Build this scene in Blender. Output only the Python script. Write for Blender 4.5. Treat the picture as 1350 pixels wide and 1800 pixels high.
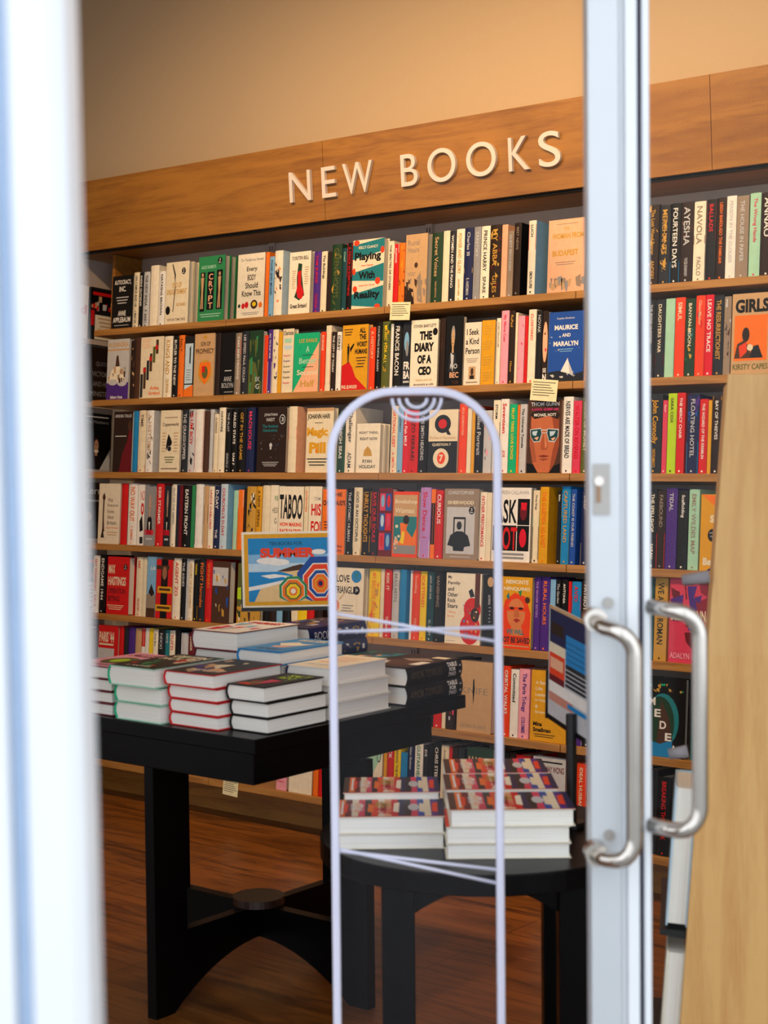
import bpy, math, random
from mathutils import Vector, Matrix
random.seed(7)
for o in list(bpy.data.objects): bpy.data.objects.remove(o)
SC = bpy.context.scene
COL = SC.collection

# ------------------------------------------------------------------ camera
F = 2800.0                       # focal length in pixels of the 1350 x 1800 frame
PITCH = math.atan(112 / F); ROLL = 0.010; CAMZ = 1.35
CAM = Vector((0, 0, CAMZ))
FWD = Vector((0, math.cos(PITCH), -math.sin(PITCH)))
UP0 = Vector((0, math.sin(PITCH), math.cos(PITCH)))
RT = Vector((1, 0, 0)) * math.cos(ROLL) - UP0 * math.sin(ROLL)
UPV = Vector((1, 0, 0)) * math.sin(ROLL) + UP0 * math.cos(ROLL)
cd = bpy.data.cameras.new('camera'); cam = bpy.data.objects.new('camera', cd); COL.objects.link(cam)
m = Matrix.Identity(4)
for i, v in enumerate((RT, UPV, -FWD)):
    for j in range(3): m[j][i] = v[j]
m.translation = CAM
cam.matrix_world = m
cd.sensor_fit = 'VERTICAL'; cd.sensor_height = 36.0; cd.sensor_width = 27.0
cd.lens = F / 1800 * 36.0
cd.clip_start = 0.05; cd.clip_end = 60
cd.dof.use_dof = True; cd.dof.focus_distance = 5.15; cd.dof.aperture_fstop = (cd.lens / 1000) / 0.0115
SC.camera = cam

# ------------------------------------------------------------------ exposure, daylight, large lights
vs = SC.view_settings
vs.view_transform = 'Standard'; vs.look = 'None'; vs.gamma = 1.0; vs.use_curve_mapping = False
vs.exposure = 0.0
wd = bpy.data.worlds.new('world'); SC.world = wd; wd.use_nodes = True
nt = wd.node_tree; bg = nt.nodes['Background']
bg.inputs['Color'].default_value = (0.87, 0.93, 1.0, 1); bg.inputs['Strength'].default_value = 2.1

def spot(loc, target, watts, size_deg, color=(1.0, 0.67, 0.37), blend=0.9, radius=0.05):
    l = bpy.data.lights.new('spotlight', 'SPOT'); l.energy = watts; l.color = color
    l.spot_size = math.radians(size_deg); l.spot_blend = blend; l.shadow_soft_size = radius
    o = bpy.data.objects.new('lamp_light', l); COL.objects.link(o)
    o.location = loc
    o.rotation_euler = (Vector(target) - Vector(loc)).to_track_quat('-Z', 'Y').to_euler()
    return o

# ------------------------------------------------------------------ frames of reference in the shop
U = Vector((0.776576, -0.630024, 0)); B = Vector((0.630024, 0.776576, 0)); Z = Vector((0, 0, 1))
LEAN = 0.073                     # the bookcase front leans back by about four degrees
W = (Z + B * LEAN).normalized(); N = (B - Z * LEAN).normalized()
P0 = Vector((-0.046055, 5.4, 1.34662))
MC = Matrix.Identity(4)
for i, v in enumerate((U, N, W)):
    for j in range(3): MC[j][i] = v[j]
MC.translation = P0
MT = Matrix.Identity(4)          # upright frame: same directions, floor at zero
for i, v in enumerate((U, B, Z)):
    for j in range(3): MT[j][i] = v[j]

def ray(px, py): return RT * ((px - 675) / F) - UPV * ((py - 900) / F) + FWD
def hit(px, py, d=0.0):
    q = ray(px, py); t = ((P0 - CAM).dot(N) + d) / q.dot(N); P = CAM + q * t - P0
    return P.dot(U), P.dot(W)
def u_at(px, w, d=0.0):
    A = P0 + W * w + N * d - CAM; t = (px - 675) / F
    return (t * A.dot(FWD) - A.dot(RT)) / (U.dot(RT) - t * U.dot(FWD))
def hz(px, py, z):
    q = ray(px, py); t = (z - CAMZ) / q.z; return CAM + q * t
def at(px, py, y):
    q = ray(px, py); return CAM + q * (y / q.y)

# warm ceiling lamps aimed at the case
def case_pt(u, d, w): return MC @ Vector((u, d, w))
def room_pt(u, b, z): return MT @ Vector((u, b, z))
LAMPS = [(-0.95, 44), (-0.1, 88), (0.75, 100), (1.6, 92)]
UB0 = P0.dot(U); BB0 = P0.dot(B)      # case origin in the upright frame
for (lu, pw) in LAMPS:
    spot(room_pt(UB0 + lu, BB0 - 1.5, 3.2), case_pt(lu, 0, 0.35), pw, 110)

# ------------------------------------------------------------------ materials
PAL = dict(white='EDEBE6', cream='E9DDC0', ivory='F1E8D2', black='0A090A', slate='23272F', navy='1B2450', blue='1F4FA8', skyblue='7FB4DC',
           azure='1C86C8', teal='1F7C86', darkteal='17444C', green='2F8A55', darkgreen='1E3D28', olive='5B6330', lime='B6DC1C', mint='A6D8BC',
           emerald='18B07C', yellow='F3D21C', mustard='DDA11B', gold='C99A3C', orange='F0761C', vermilion='E8431C', red='D11A1C', crimson='D8122E',
           maroon='6A1420', brown='4B3022', taupe='958474', grey='8F9094', silver='C4C6CA', purple='4B2A86', lilac='B58AD0', pink='F0A2B6',
           rose='D9405F', peach='F0B590', tan='C9A377', darkbrown='2A1B15', paleblue='BFD8E8', charcoal='1A1A1D', paper='E8DFCB', magenta='E0307C')
NICE = dict(skyblue='sky blue', darkteal='dark teal', darkgreen='dark green', paleblue='pale blue', darkbrown='dark brown')
def nice(c): return NICE.get(c, c)
def lin(h):
    r = []
    for i in (0, 2, 4):
        c = int(h[i:i+2], 16) / 255.0
        r.append(c / 12.92 if c <= 0.04045 else ((c + 0.055) / 1.055) ** 2.4)
    return (r[0], r[1], r[2], 1)
MATS = {}
def newmat(name):
    mt = bpy.data.materials.new(name); mt.use_nodes = True
    return mt, mt.node_tree, mt.node_tree.nodes['Principled BSDF']
def card(c):
    """printed card or cloth of one colour, faintly uneven"""
    if c in MATS: return MATS[c]
    mt, t, b = newmat('print_' + c); h = lin(PAL.get(c, c))
    tc = t.nodes.new('ShaderNodeTexCoord'); n = t.nodes.new('ShaderNodeTexNoise'); n.inputs['Scale'].default_value = 60
    r = t.nodes.new('ShaderNodeValToRGB')
    r.color_ramp.elements[0].position = 0.3; r.color_ramp.elements[0].color = tuple(x * 0.9 for x in h[:3]) + (1,)
    r.color_ramp.elements[1].position = 0.7; r.color_ramp.elements[1].color = h
    t.links.new(tc.outputs['Object'], n.inputs['Vector']); t.links.new(n.outputs['Fac'], r.inputs['Fac']); t.links.new(r.outputs['Color'], b.inputs['Base Color'])
    b.inputs['Roughness'].default_value = 0.45; b.inputs['Specular IOR Level'].default_value = 0.22
    MATS[c] = mt; return mt
def plain(name, col, rough=0.5, metal=0.0, spec=0.5, bump=0.0, scale=30, var=0.08):
    if name in MATS: return MATS[name]
    mt, t, b = newmat(name); h = lin(col)
    tc = t.nodes.new('ShaderNodeTexCoord'); n = t.nodes.new('ShaderNodeTexNoise'); n.inputs['Scale'].default_value = scale; n.inputs['Detail'].default_value = 4
    r = t.nodes.new('ShaderNodeValToRGB')
    r.color_ramp.elements[0].color = tuple(x * (1 - var) for x in h[:3]) + (1,); r.color_ramp.elements[1].color = tuple(min(1, x * (1 + var)) for x in h[:3]) + (1,)
    t.links.new(tc.outputs['Object'], n.inputs['Vector']); t.links.new(n.outputs['Fac'], r.inputs['Fac']); t.links.new(r.outputs['Color'], b.inputs['Base Color'])
    b.inputs['Roughness'].default_value = rough; b.inputs['Metallic'].default_value = metal; b.inputs['Specular IOR Level'].default_value = spec
    if bump:
        bp = t.nodes.new('ShaderNodeBump'); bp.inputs['Strength'].default_value = bump; bp.inputs['Distance'].default_value = 0.002
        t.links.new(n.outputs['Fac'], bp.inputs['Height']); t.links.new(bp.outputs['Normal'], b.inputs['Normal'])
    MATS[name] = mt; return mt
def wood(name, c1, c2, stretch=(1, 12, 12), scale=3.0, rough=0.4, dist=1.2, planks=None, rot=0.0):
    mt, t, b = newmat(name)
    tc = t.nodes.new('ShaderNodeTexCoord'); mp = t.nodes.new('ShaderNodeMapping')
    mp.inputs['Scale'].default_value = stretch; mp.inputs['Rotation'].default_value = (0, 0, rot)
    n = t.nodes.new('ShaderNodeTexNoise'); n.inputs['Scale'].default_value = scale; n.inputs['Detail'].default_value = 6; n.inputs['Distortion'].default_value = dist
    n2 = t.nodes.new('ShaderNodeTexNoise'); n2.inputs['Scale'].default_value = scale * 9; n2.inputs['Detail'].default_value = 3
    mx = t.nodes.new('ShaderNodeMath'); mx.operation = 'MULTIPLY_ADD'; mx.inputs[1].default_value = 0.35
    r = t.nodes.new('ShaderNodeValToRGB')
    r.color_ramp.elements[0].position = 0.42; r.color_ramp.elements[0].color = lin(c1)
    r.color_ramp.elements[1].position = 0.78; r.color_ramp.elements[1].color = lin(c2)
    t.links.new(tc.outputs['Object'], mp.inputs['Vector']); t.links.new(mp.outputs['Vector'], n.inputs['Vector']); t.links.new(mp.outputs['Vector'], n2.inputs['Vector'])
    t.links.new(n2.outputs['Fac'], mx.inputs[0]); t.links.new(n.outputs['Fac'], mx.inputs[2]); t.links.new(mx.outputs['Value'], r.inputs['Fac'])
    out = r.outputs['Color']
    if planks:
        m2 = t.nodes.new('ShaderNodeMapping'); m2.inputs['Rotation'].default_value = (0, 0, rot)
        br = t.nodes.new('ShaderNodeTexBrick'); br.inputs['Scale'].default_value = 1; br.inputs['Brick Width'].default_value = planks[0]; br.inputs['Row Height'].default_value = planks[1]
        br.inputs['Mortar Size'].default_value = 0.0018; br.inputs['Color1'].default_value = (0.86, 0.86, 0.86, 1); br.inputs['Color2'].default_value = (1.1, 1.08, 1.05, 1); br.inputs['Mortar'].default_value = (0.35, 0.32, 0.3, 1)
        mm = t.nodes.new('ShaderNodeMix'); mm.data_type = 'RGBA'; mm.blend_type = 'MULTIPLY'; mm.inputs[0].default_value = 1
        t.links.new(tc.outputs['Object'], m2.inputs['Vector']); t.links.new(m2.outputs['Vector'], br.inputs['Vector'])
        t.links.new(out, mm.inputs[6]); t.links.new(br.outputs['Color'], mm.inputs[7]); out = mm.outputs[2]
    t.links.new(out, b.inputs['Base Color']); b.inputs['Roughness'].default_value = rough
    return mt
def pages_mat():
    mt, t, b = newmat('page_edges')
    tc = t.nodes.new('ShaderNodeTexCoord'); mp = t.nodes.new('ShaderNodeMapping'); mp.inputs['Scale'].default_value = (1500, 3, 3)
    n = t.nodes.new('ShaderNodeTexNoise'); n.inputs['Scale'].default_value = 1.0
    r = t.nodes.new('ShaderNodeValToRGB')
    r.color_ramp.elements[0].position = 0.3; r.color_ramp.elements[0].color = lin('CFC4AE'); r.color_ramp.elements[1].position = 0.65; r.color_ramp.elements[1].color = lin('EDE6D8')
    t.links.new(tc.outputs['Object'], mp.inputs['Vector']); t.links.new(mp.outputs['Vector'], n.inputs['Vector']); t.links.new(n.outputs['Fac'], r.inputs['Fac']); t.links.new(r.outputs['Color'], b.inputs['Base Color'])
    b.inputs['Roughness'].default_value = 0.8
    return mt
def glass_mat(name, tint, refl=0.08, haze=0.0):
    """thin clear sheet: see-through with a fresnel sheen and a little pale diffuse mixed in"""
    mt = bpy.data.materials.new(name); mt.use_nodes = True; t = mt.node_tree
    for n in list(t.nodes): t.nodes.remove(n)
    out = t.nodes.new('ShaderNodeOutputMaterial'); tr = t.nodes.new('ShaderNodeBsdfTransparent'); gl = t.nodes.new('ShaderNodeBsdfGlossy'); df = t.nodes.new('ShaderNodeBsdfDiffuse')
    tr.inputs['Color'].default_value = tint; gl.inputs['Roughness'].default_value = 0.02
    fr = t.nodes.new('ShaderNodeFresnel'); fr.inputs['IOR'].default_value = 1.45
    ml = t.nodes.new('ShaderNodeMath'); ml.operation = 'MULTIPLY'; ml.inputs[1].default_value = refl / 0.04 * 0.5
    cl = t.nodes.new('ShaderNodeMath'); cl.operation = 'MINIMUM'; cl.inputs[1].default_value = 0.6
    m1 = t.nodes.new('ShaderNodeMixShader'); m2 = t.nodes.new('ShaderNodeMixShader'); m2.inputs[0].default_value = haze
    ns = t.nodes.new('ShaderNodeTexNoise'); ns.inputs['Scale'].default_value = 3
    df.inputs['Color'].default_value = (0.85, 0.86, 0.95, 1)
    t.links.new(fr.outputs[0], ml.inputs[0]); t.links.new(ml.outputs[0], cl.inputs[0]); t.links.new(cl.outputs[0], m1.inputs[0])
    t.links.new(tr.outputs[0], m1.inputs[1]); t.links.new(gl.outputs[0], m1.inputs[2])
    t.links.new(m1.outputs[0], m2.inputs[1]); t.links.new(df.outputs[0], m2.inputs[2]); t.links.new(m2.outputs[0], out.inputs['Surface'])
    return mt

OAK = wood('oak_veneer', '7C4C14', 'A06C24', (0.8, 9, 9), 2.2, 0.38, 1.6)
OAKEDGE = wood('oak_edge', '8C5A20', 'B07E3C', (1, 20, 20), 3, 0.4)
BEECH = wood('pale_beech', 'C98F4C', 'DDAA66', (9, 9, 0.7), 3.0, 0.5, 0.6)
FLOORM = wood('floor_laminate', '3E1F09', '8C5420', (1.0, 9, 1), 2.6, 0.33, 1.3, planks=(1.25, 0.19))
BLACKWOOD = plain('black_stained_wood', '040304', 0.33, 0, 0.12, 0.1, 14, 0.35)
PANEL = plain('grey_metal_panel', 'B8AAA0', 0.55, 0.0, 0.3)
WALLP = plain('cream_wall_paint', 'C4AC8C', 0.9, 0, 0.2, 0.05, 40, 0.02)
CEILP = plain('ceiling_paint', 'D9CDB8', 0.9, 0, 0.2)
WHITEMETAL = plain('white_coated_aluminium', 'DDE0E4', 0.35, 0.0, 0.5, 0, 8, 0.03)
GREYMETAL = plain('light_grey_aluminium', 'C3C7CB', 0.3, 0.25, 0.5, 0, 8, 0.03)
BLUESTRIP = plain('blue_grey_reflection', 'A3B8D4', 0.5, 0, 0.4)  # reflection along the white frame, put into the colour of a strip
DARKSEAL = plain('dark_rubber_seal', '3A3648', 0.6, 0, 0.4)
STEEL = plain('brushed_steel', 'C9C2BA', 0.16, 1.0, 0.5)
DULLSTEEL = plain('dull_steel', 'A39F9A', 0.4, 0.8, 0.5)
BLACKPL = plain('black_plastic', '0D0D0E', 0.4, 0, 0.5)
LETTERM = plain('letter_enamel', 'D9CEC4', 0.45, 0, 0.4, 0, 10, 0.03)
GREYDOT = plain('grey_putty', '8C8588', 0.7, 0, 0.3)
PAGES = pages_mat()
GLASS = glass_mat('door_glass', (0.97, 0.98, 0.98, 1), 0.014, 0.0)
ACRYL = glass_mat('clear_acrylic', (0.97, 0.97, 0.98, 1), 0.015, 0.004)
ACRYLEDGE, _t, _b = newmat('acrylic_edge')
_b.inputs['Base Color'].default_value = (0.80, 0.80, 0.95, 1); _b.inputs['Roughness'].default_value = 0.25; _b.inputs['Transmission Weight'].default_value = 0.25; _b.inputs['IOR'].default_value = 1.3

# ------------------------------------------------------------------ mesh helpers
_TC = {}
def text2d(s, bold=0.0):
    k = (s, bold)
    if k in _TC: return _TC[k]
    cu = bpy.data.curves.new('t', 'FONT'); cu.body = s; cu.resolution_u = 3 if len(s) > 1 else 8; cu.offset = bold; cu.fill_mode = 'FRONT'
    ob = bpy.data.objects.new('t', cu); COL.objects.link(ob)
    bpy.context.view_layer.update()
    dg = bpy.context.evaluated_depsgraph_get()
    me = bpy.data.meshes.new_from_object(ob.evaluated_get(dg))
    vs_ = [(v.co.x, v.co.y) for v in me.vertices]; fs = [tuple(p.vertices) for p in me.polygons]
    bpy.data.objects.remove(ob); bpy.data.curves.remove(cu); bpy.data.meshes.remove(me)
    if vs_:
        x0 = min(v[0] for v in vs_); x1 = max(v[0] for v in vs_); y0 = min(v[1] for v in vs_); y1 = max(v[1] for v in vs_)
        vs_ = [((v[0] - x0) / max(1e-6, x1 - x0), (v[1] - y0) / max(1e-6, y1 - y0)) for v in vs_]
        asp = (x1 - x0) / max(1e-6, y1 - y0)
    else: asp = 1
    _TC[k] = (vs_, fs, asp); return _TC[k]

class MB:
    def __init__(s): s.v = []; s.f = []; s.m = []; s.mats = []; s.mi = {}
    def mat(s, c):
        mt = card(c) if isinstance(c, str) else c
        if mt.name not in s.mi: s.mi[mt.name] = len(s.mats); s.mats.append(mt)
        return s.mi[mt.name]
    def add(s, vs_, fs, c):
        b = len(s.v); s.v += [tuple(v) for v in vs_]; k = s.mat(c)
        for f in fs: s.f.append(tuple(b + i for i in f)); s.m.append(k)
    def box(s, x0, x1, y0, y1, z0, z1, c):
        s.add([(x0, y0, z0), (x1, y0, z0), (x1, y1, z0), (x0, y1, z0), (x0, y0, z1), (x1, y0, z1), (x1, y1, z1), (x0, y1, z1)],
              [(0, 3, 2, 1), (4, 5, 6, 7), (0, 1, 5, 4), (1, 2, 6, 5), (2, 3, 7, 6), (3, 0, 4, 7)], c)
    def prism(s, pts, z0, z1, c, ax=2):
        """pts 2-D outline (counter-clockwise), extruded along axis ax"""
        n = len(pts)
        def P(a, b_, h): return (a, b_, h) if ax == 2 else ((a, h, b_) if ax == 1 else (h, a, b_))
        vs_ = [P(a, b_, z0) for a, b_ in pts] + [P(a, b_, z1) for a, b_ in pts]
        fs = [tuple(range(n - 1, -1, -1)), tuple(range(n, 2 * n))] + [(i, (i + 1) % n, n + (i + 1) % n, n + i) for i in range(n)]
        s.add(vs_, fs, c)
    def tube(s, pts, r, c, seg=12, cap=True):
        pts = [Vector(p) for p in pts]; rings = []; prev = None
        for i, p in enumerate(pts):
            d = (pts[min(i + 1, len(pts) - 1)] - pts[max(i - 1, 0)]).normalized()
            if prev is None:
                a = d.orthogonal().normalized()
            else: a = (prev - d * prev.dot(d)).normalized()
            prev = a; b_ = d.cross(a); rr = r[i] if isinstance(r, (list, tuple)) else r
            rings.append([p + (a * math.cos(t) + b_ * math.sin(t)) * rr for t in [2 * math.pi * k / seg for k in range(seg)]])
        vs_ = [v for q in rings for v in q]; fs = []
        for i in range(len(rings) - 1):
            for k in range(seg): fs.append((i * seg + k, i * seg + (k + 1) % seg, (i + 1) * seg + (k + 1) % seg, (i + 1) * seg + k))
        if cap: fs.append(tuple(range(seg - 1, -1, -1))); fs.append(tuple((len(rings) - 1) * seg + k for k in range(seg)))
        s.add(vs_, fs, c)
    def build(s, name, parent=None, matrix=None, smooth=False):
        me = bpy.data.meshes.new(name); me.from_pydata(s.v, [], s.f)
        for mt in s.mats: me.materials.append(mt)
        for p, k in zip(me.polygons, s.m): p.material_index = k
        if smooth:
            for p in me.polygons: p.use_smooth = len(p.vertices) == 4
        me.update()
        o = bpy.data.objects.new(name, me); COL.objects.link(o)
        if parent: o.parent = parent
        if matrix is not None: o.matrix_world = matrix if not parent else parent.matrix_world @ matrix
        if parent and matrix is not None: o.matrix_parent_inverse = Matrix.Identity(4); o.matrix_basis = matrix
        return o
def bevel(o, w=0.003, seg=2):
    md = o.modifiers.new('bevel', 'BEVEL'); md.width = w; md.segments = seg; md.limit_method = 'ANGLE'; return o
LABELS = set()
def tag(o, label=None, cat=None, group=None, kind=None):
    if label:
        o['label'] = label; LABELS.add(label)
    if cat: o['category'] = cat
    if group: o['group'] = group
    if kind: o['kind'] = kind
    return o
def empty(name, matrix):
    o = bpy.data.objects.new(name, None); COL.objects.link(o); o.empty_display_size = 0.05; o.matrix_world = matrix; return o
def TR(x, y, z): return Matrix.Translation((x, y, z))
def RZ(deg): return Matrix.Rotation(math.radians(deg), 4, 'Z')

def paint(mb, ops, place, eps=0.00016):
    """flat printed marks; place(x, y, lift) maps cover coordinates (0..1, y down) to 3-D"""
    L = eps; raw = place
    def place(x, y, l): return raw(min(1.0, max(0.0, x)), min(1.0, max(0.0, y)), l)
    for op in ops:
        k = op[0]
        if k == 'T':
            _, s, x0, y0, x1, y1, c = op[:7]; bold = op[7] if len(op) > 7 else 0.02
            vs_, fs, _a = text2d(s, bold)
            mb.add([place(x0 + (x1 - x0) * a, y1 - (y1 - y0) * b_, L) for a, b_ in vs_], fs, c)
        elif k == 'R':
            _, x0, y0, x1, y1, c = op
            mb.add([place(x0, y1, L), place(x1, y1, L), place(x1, y0, L), place(x0, y0, L)], [(0, 1, 2, 3)], c)
        elif k == 'E':
            _, x0, y0, x1, y1, c = op; n = 20; cx, cy, rx, ry = (x0 + x1) / 2, (y0 + y1) / 2, (x1 - x0) / 2, (y1 - y0) / 2
            mb.add([place(cx + rx * math.cos(2 * math.pi * i / n), cy - ry * math.sin(2 * math.pi * i / n), L) for i in range(n)], [tuple(range(n))], c)
        elif k == 'P':
            _, pts, c = op
            ar = sum(pts[i][0] * pts[(i + 1) % len(pts)][1] - pts[(i + 1) % len(pts)][0] * pts[i][1] for i in range(len(pts)))
            if ar > 0: pts = pts[::-1]
            mb.add([place(a, b_, L) for a, b_ in pts], [tuple(range(len(pts)))], c)
        L += 0.00003

def speckle(n, cols, x0=0.05, y0=0.05, x1=0.95, y1=0.95, s=0.1, seed=1, kind='E', stretch=1.0):
    r = random.Random(seed); o = []
    for i in range(n):
        a = r.uniform(x0, x1 - s * 0.5); b_ = r.uniform(y0, y1 - s * 0.5); q = s * r.uniform(0.4, 1.2)
        c = cols[i % len(cols)]
        if kind == 'E': o.append(('E', a, b_, a + q, b_ + q * stretch, c))
        elif kind == 'R': o.append(('R', a, b_, a + q, b_ + q * stretch, c))
        else:
            o.append(('P', [(a, b_), (a + q, b_ + r.uniform(-.3, .3) * q), (a + q * r.uniform(.5, 1.1), b_ + q * stretch), (a + q * .2, b_ + q * stretch * r.uniform(.5, 1))], c))
    return o
def lines(txts, x0, y0, x1, y1, c, gap=0.25, bold=0.02, align='fit'):
    """several text lines stacked in a box; long lines fill the width, short ones are centred"""
    n = len(txts); h = (y1 - y0) / (n + (n - 1) * gap); o = []; mx = max(len(t) for t in txts); y = y0
    for t in txts:
        w = (x1 - x0) * (1.0 if align == 'fit' else max(0.2, len(t) / mx)); cx = (x0 + x1) / 2
        if align == 'left': o.append(('T', t, x0, y, x0 + w, y + h, c, bold))
        else: o.append(('T', t, cx - w / 2, y, cx + w / 2, y + h, c, bold))
        y += h * (1 + gap)
    return o
def rules(n, x0, y0, x1, y1, c, thick=0.35):
    return [('R', x0 + (x1 - x0) * 0.06 * ((i * 7) % 3), y0 + (y1 - y0) * i / n, x1 - (x1 - x0) * 0.08 * ((i * 5) % 4), y0 + (y1 - y0) * (i + thick) / n, c) for i in range(n)]

def cover_outline(w, dep, t=0.0022, bulge=0.0, n=4):
    """U-shaped section of a book cover: spine towards -y, opening towards +y; returns outer+inner outline"""
    out = [(0, dep), (0, 0)]
    for i in range(1, n): x = w * i / n; out.append((x, -bulge * math.sin(math.pi * i / n)))
    out += [(w, 0), (w, dep), (w - t, dep), (w - t, t), (t, t), (t, dep)]
    return out

def upright_book(w, h, dep, bgc, fg, title, author, opts, side=None, hard=True):
    """spine-out book: local x = thickness, y = depth (spine at 0), z = height"""
    mb = MB(); bulge = min(0.0035, w * 0.09) if hard else 0.0004; t = 0.002 if hard else 0.0008; t = min(t, w * 0.2)
    out = cover_outline(w, dep, t, bulge)
    n = len(out); k = side or bgc
    vs_ = [(a, b_, 0) for a, b_ in out] + [(a, b_, h) for a, b_ in out]
    sp = set(range(1, 5)); fa = []; fb = []
    # split the U into quads for a clean top and bottom
    for i in range(n):
        q = (i, (i + 1) % n, n + (i + 1) % n, n + i)
        (fa if 1 <= i <= 4 else fb).append(q)
    L0 = [(0, 1, 8 + 0, 9 + 0)] if n == 10 else []
    # outline indices: 0 (0,dep) 1 (0,0) 2,3,4 curve 5 (w,0) 6 (w,dep) 7 8 9 10
    quads = [(0, 1, 9, 10), (5, 6, 7, 8)]
    strip = [(1, 2, 3, 4, 5, 8, 9)]
    for q in quads + strip:
        fb.append(tuple(reversed(q))); fb.append(tuple(n + i for i in q))
    mb.add(vs_, fa, bgc); mb.add(vs_, fb, k)
    def place(x, y, L):
        xx = x * w; c = math.sin(math.pi * min(1, max(0, x))) * bulge
        return (xx, -c - L - 0.0002, h * (1 - y))
    ops = []
    for o in opts.get('b', []):
        ops.append(('R', 0.02, o[1], 0.98, o[2], o[0]))
    if opts.get('pat'):
        cols, cnt, sd = opts['pat']; ops += speckle(cnt, cols, 0.05, 0.03, 0.95, 0.97, 0.3, sd, 'P', w / h * 1.6)
    def vtext(s, ya, yb, x0, x1, c, bold=0.02):
        vs2, fs, asp = text2d(s, bold)
        # natural length at this letter height, squeezed if too long
        hh = (x1 - x0) * w; nat = hh * asp; Lm = (yb - ya) * h
        ln = min(nat * 1.15, Lm) if nat < Lm else Lm
        if nat > Lm * 1.7:      # too long: smaller letters
            f = Lm * 1.7 / nat; cx = (x0 + x1) / 2; x0, x1 = cx - (x1 - x0) * f / 2, cx + (x1 - x0) * f / 2
        mb.add([place(x0 + (x1 - x0) * b_, ya + a * ln / h, 0.0006) for a, b_ in vs2], fs, c)
    paint(mb, ops, place)
    if title:
        # title letters up to most of the width
        s_ = 0.17 + 0.07 * (sum(map(ord, title)) % 3) / 2; vtext(title, 0.06, 0.62 if author else 0.80, 0.5 - s_, 0.5 + s_, fg, 0.015)
    if author:
        vtext(author, 0.69, 0.92, 0.33, 0.70, opts.get('ac', fg), 0.01)
    if title and opts.get('logo', True):
        paint(mb, [('E', 0.5 - min(.14, .003 / w), 0.955, 0.5 + min(.14, .003 / w), 0.955 + 2 * min(.14, .003 / w) * w / h, fg)], place, 0.0004)
    return mb

def page_block(w, h, dep, t=0.0022, inset=0.003):
    mb = MB(); mb.box(t, w - t, t + 0.0005, dep - inset * 0.7, inset, h - inset, PAGES); return mb

def face_book(w, h, th, bgc, ops, spinec=None, pagec=PAGES):
    """face-out book: local x = width (spine at x=0), y = thickness (front cover at 0), z = height"""
    mb = MB(); t = 0.0022; s = spinec or bgc
    out = [(0, 0), (w, 0), (w, t), (t, t), (t, th - t), (w, th - t), (w, th), (0, th)]
    n = 8; vs_ = [(a, b_, 0) for a, b_ in out] + [(a, b_, h) for a, b_ in out]
    fs = [(i, (i + 1) % n, n + (i + 1) % n, n + i) for i in range(n)]
    for q in ((0, 1, 2, 3), (0, 3, 4, 7), (4, 5, 6, 7)):
        fs.append(tuple(reversed(q))); fs.append(tuple(n + i for i in q))
    mb.add(vs_, fs[:1] , bgc); mb.add(vs_, fs[1:], s)
    paint(mb, ops, lambda x, y, L: (x * w, -L, h * (1 - y)))
    pg = MB(); pg.box(t + 0.0004, w - 0.004, t + 0.0002, th - t - 0.0002, 0.003, h - 0.003, pagec)
    return mb, pg

# ------------------------------------------------------------------ face-out cover designs (x, y from 0 to 1, y down)
T = lambda s, x0, y0, x1, y1, c, b=0.02: ('T', s, x0, y0, x1, y1, c, b)
R_ = lambda x0, y0, x1, y1, c: ('R', x0, y0, x1, y1, c)
E_ = lambda x0, y0, x1, y1, c: ('E', x0, y0, x1, y1, c)
P_ = lambda pts, c: ('P', pts, c)
def badge(x, y, c='black'): return [E_(x, y, x + 0.17, y + 0.11, c), T('2', x + 0.06, y + 0.02, x + 0.11, y + 0.055, 'white'), T('for', x + 0.04, y + 0.065, x + 0.13, y + 0.09, 'white')]
def man(x, y, s, c, skin=None):
    """small standing figure"""
    return [E_(x - .05 * s, y, x + .05 * s, y + .075 * s, skin or c), P_([(x - .10 * s, y + .09 * s), (x + .10 * s, y + .09 * s), (x + .09 * s, y + .38 * s), (x - .09 * s, y + .38 * s)], c),
            P_([(x - .08 * s, y + .36 * s), (x - .005 * s, y + .36 * s), (x - .02 * s, y + .72 * s), (x - .08 * s, y + .72 * s)], c), P_([(x + .005 * s, y + .36 * s), (x + .08 * s, y + .36 * s), (x + .08 * s, y + .72 * s), (x + .02 * s, y + .72 * s)], c)]
def bust(x, y, s, coat, skin, hair):
    return [P_([(x - .28 * s, y + .75 * s), (x - .22 * s, y + .48 * s), (x - .06 * s, y + .40 * s), (x + .06 * s, y + .40 * s), (x + .22 * s, y + .48 * s), (x + .28 * s, y + .75 * s)], coat),
            P_([(x - .05 * s, y + .30 * s), (x + .05 * s, y + .30 * s), (x + .07 * s, y + .44 * s), (x - .07 * s, y + .44 * s)], skin),
            E_(x - .135 * s, y - .02 * s, x + .135 * s, y + .30 * s, hair), E_(x - .11 * s, y + .04 * s, x + .11 * s, y + .36 * s, skin),
            E_(x - .07 * s, y + .15 * s, x - .02 * s, y + .175 * s, hair), E_(x + .02 * s, y + .15 * s, x + .07 * s, y + .175 * s, hair), R_(x - .04 * s, y + .275 * s, x + .04 * s, y + .29 * s, 'maroon')]
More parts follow.
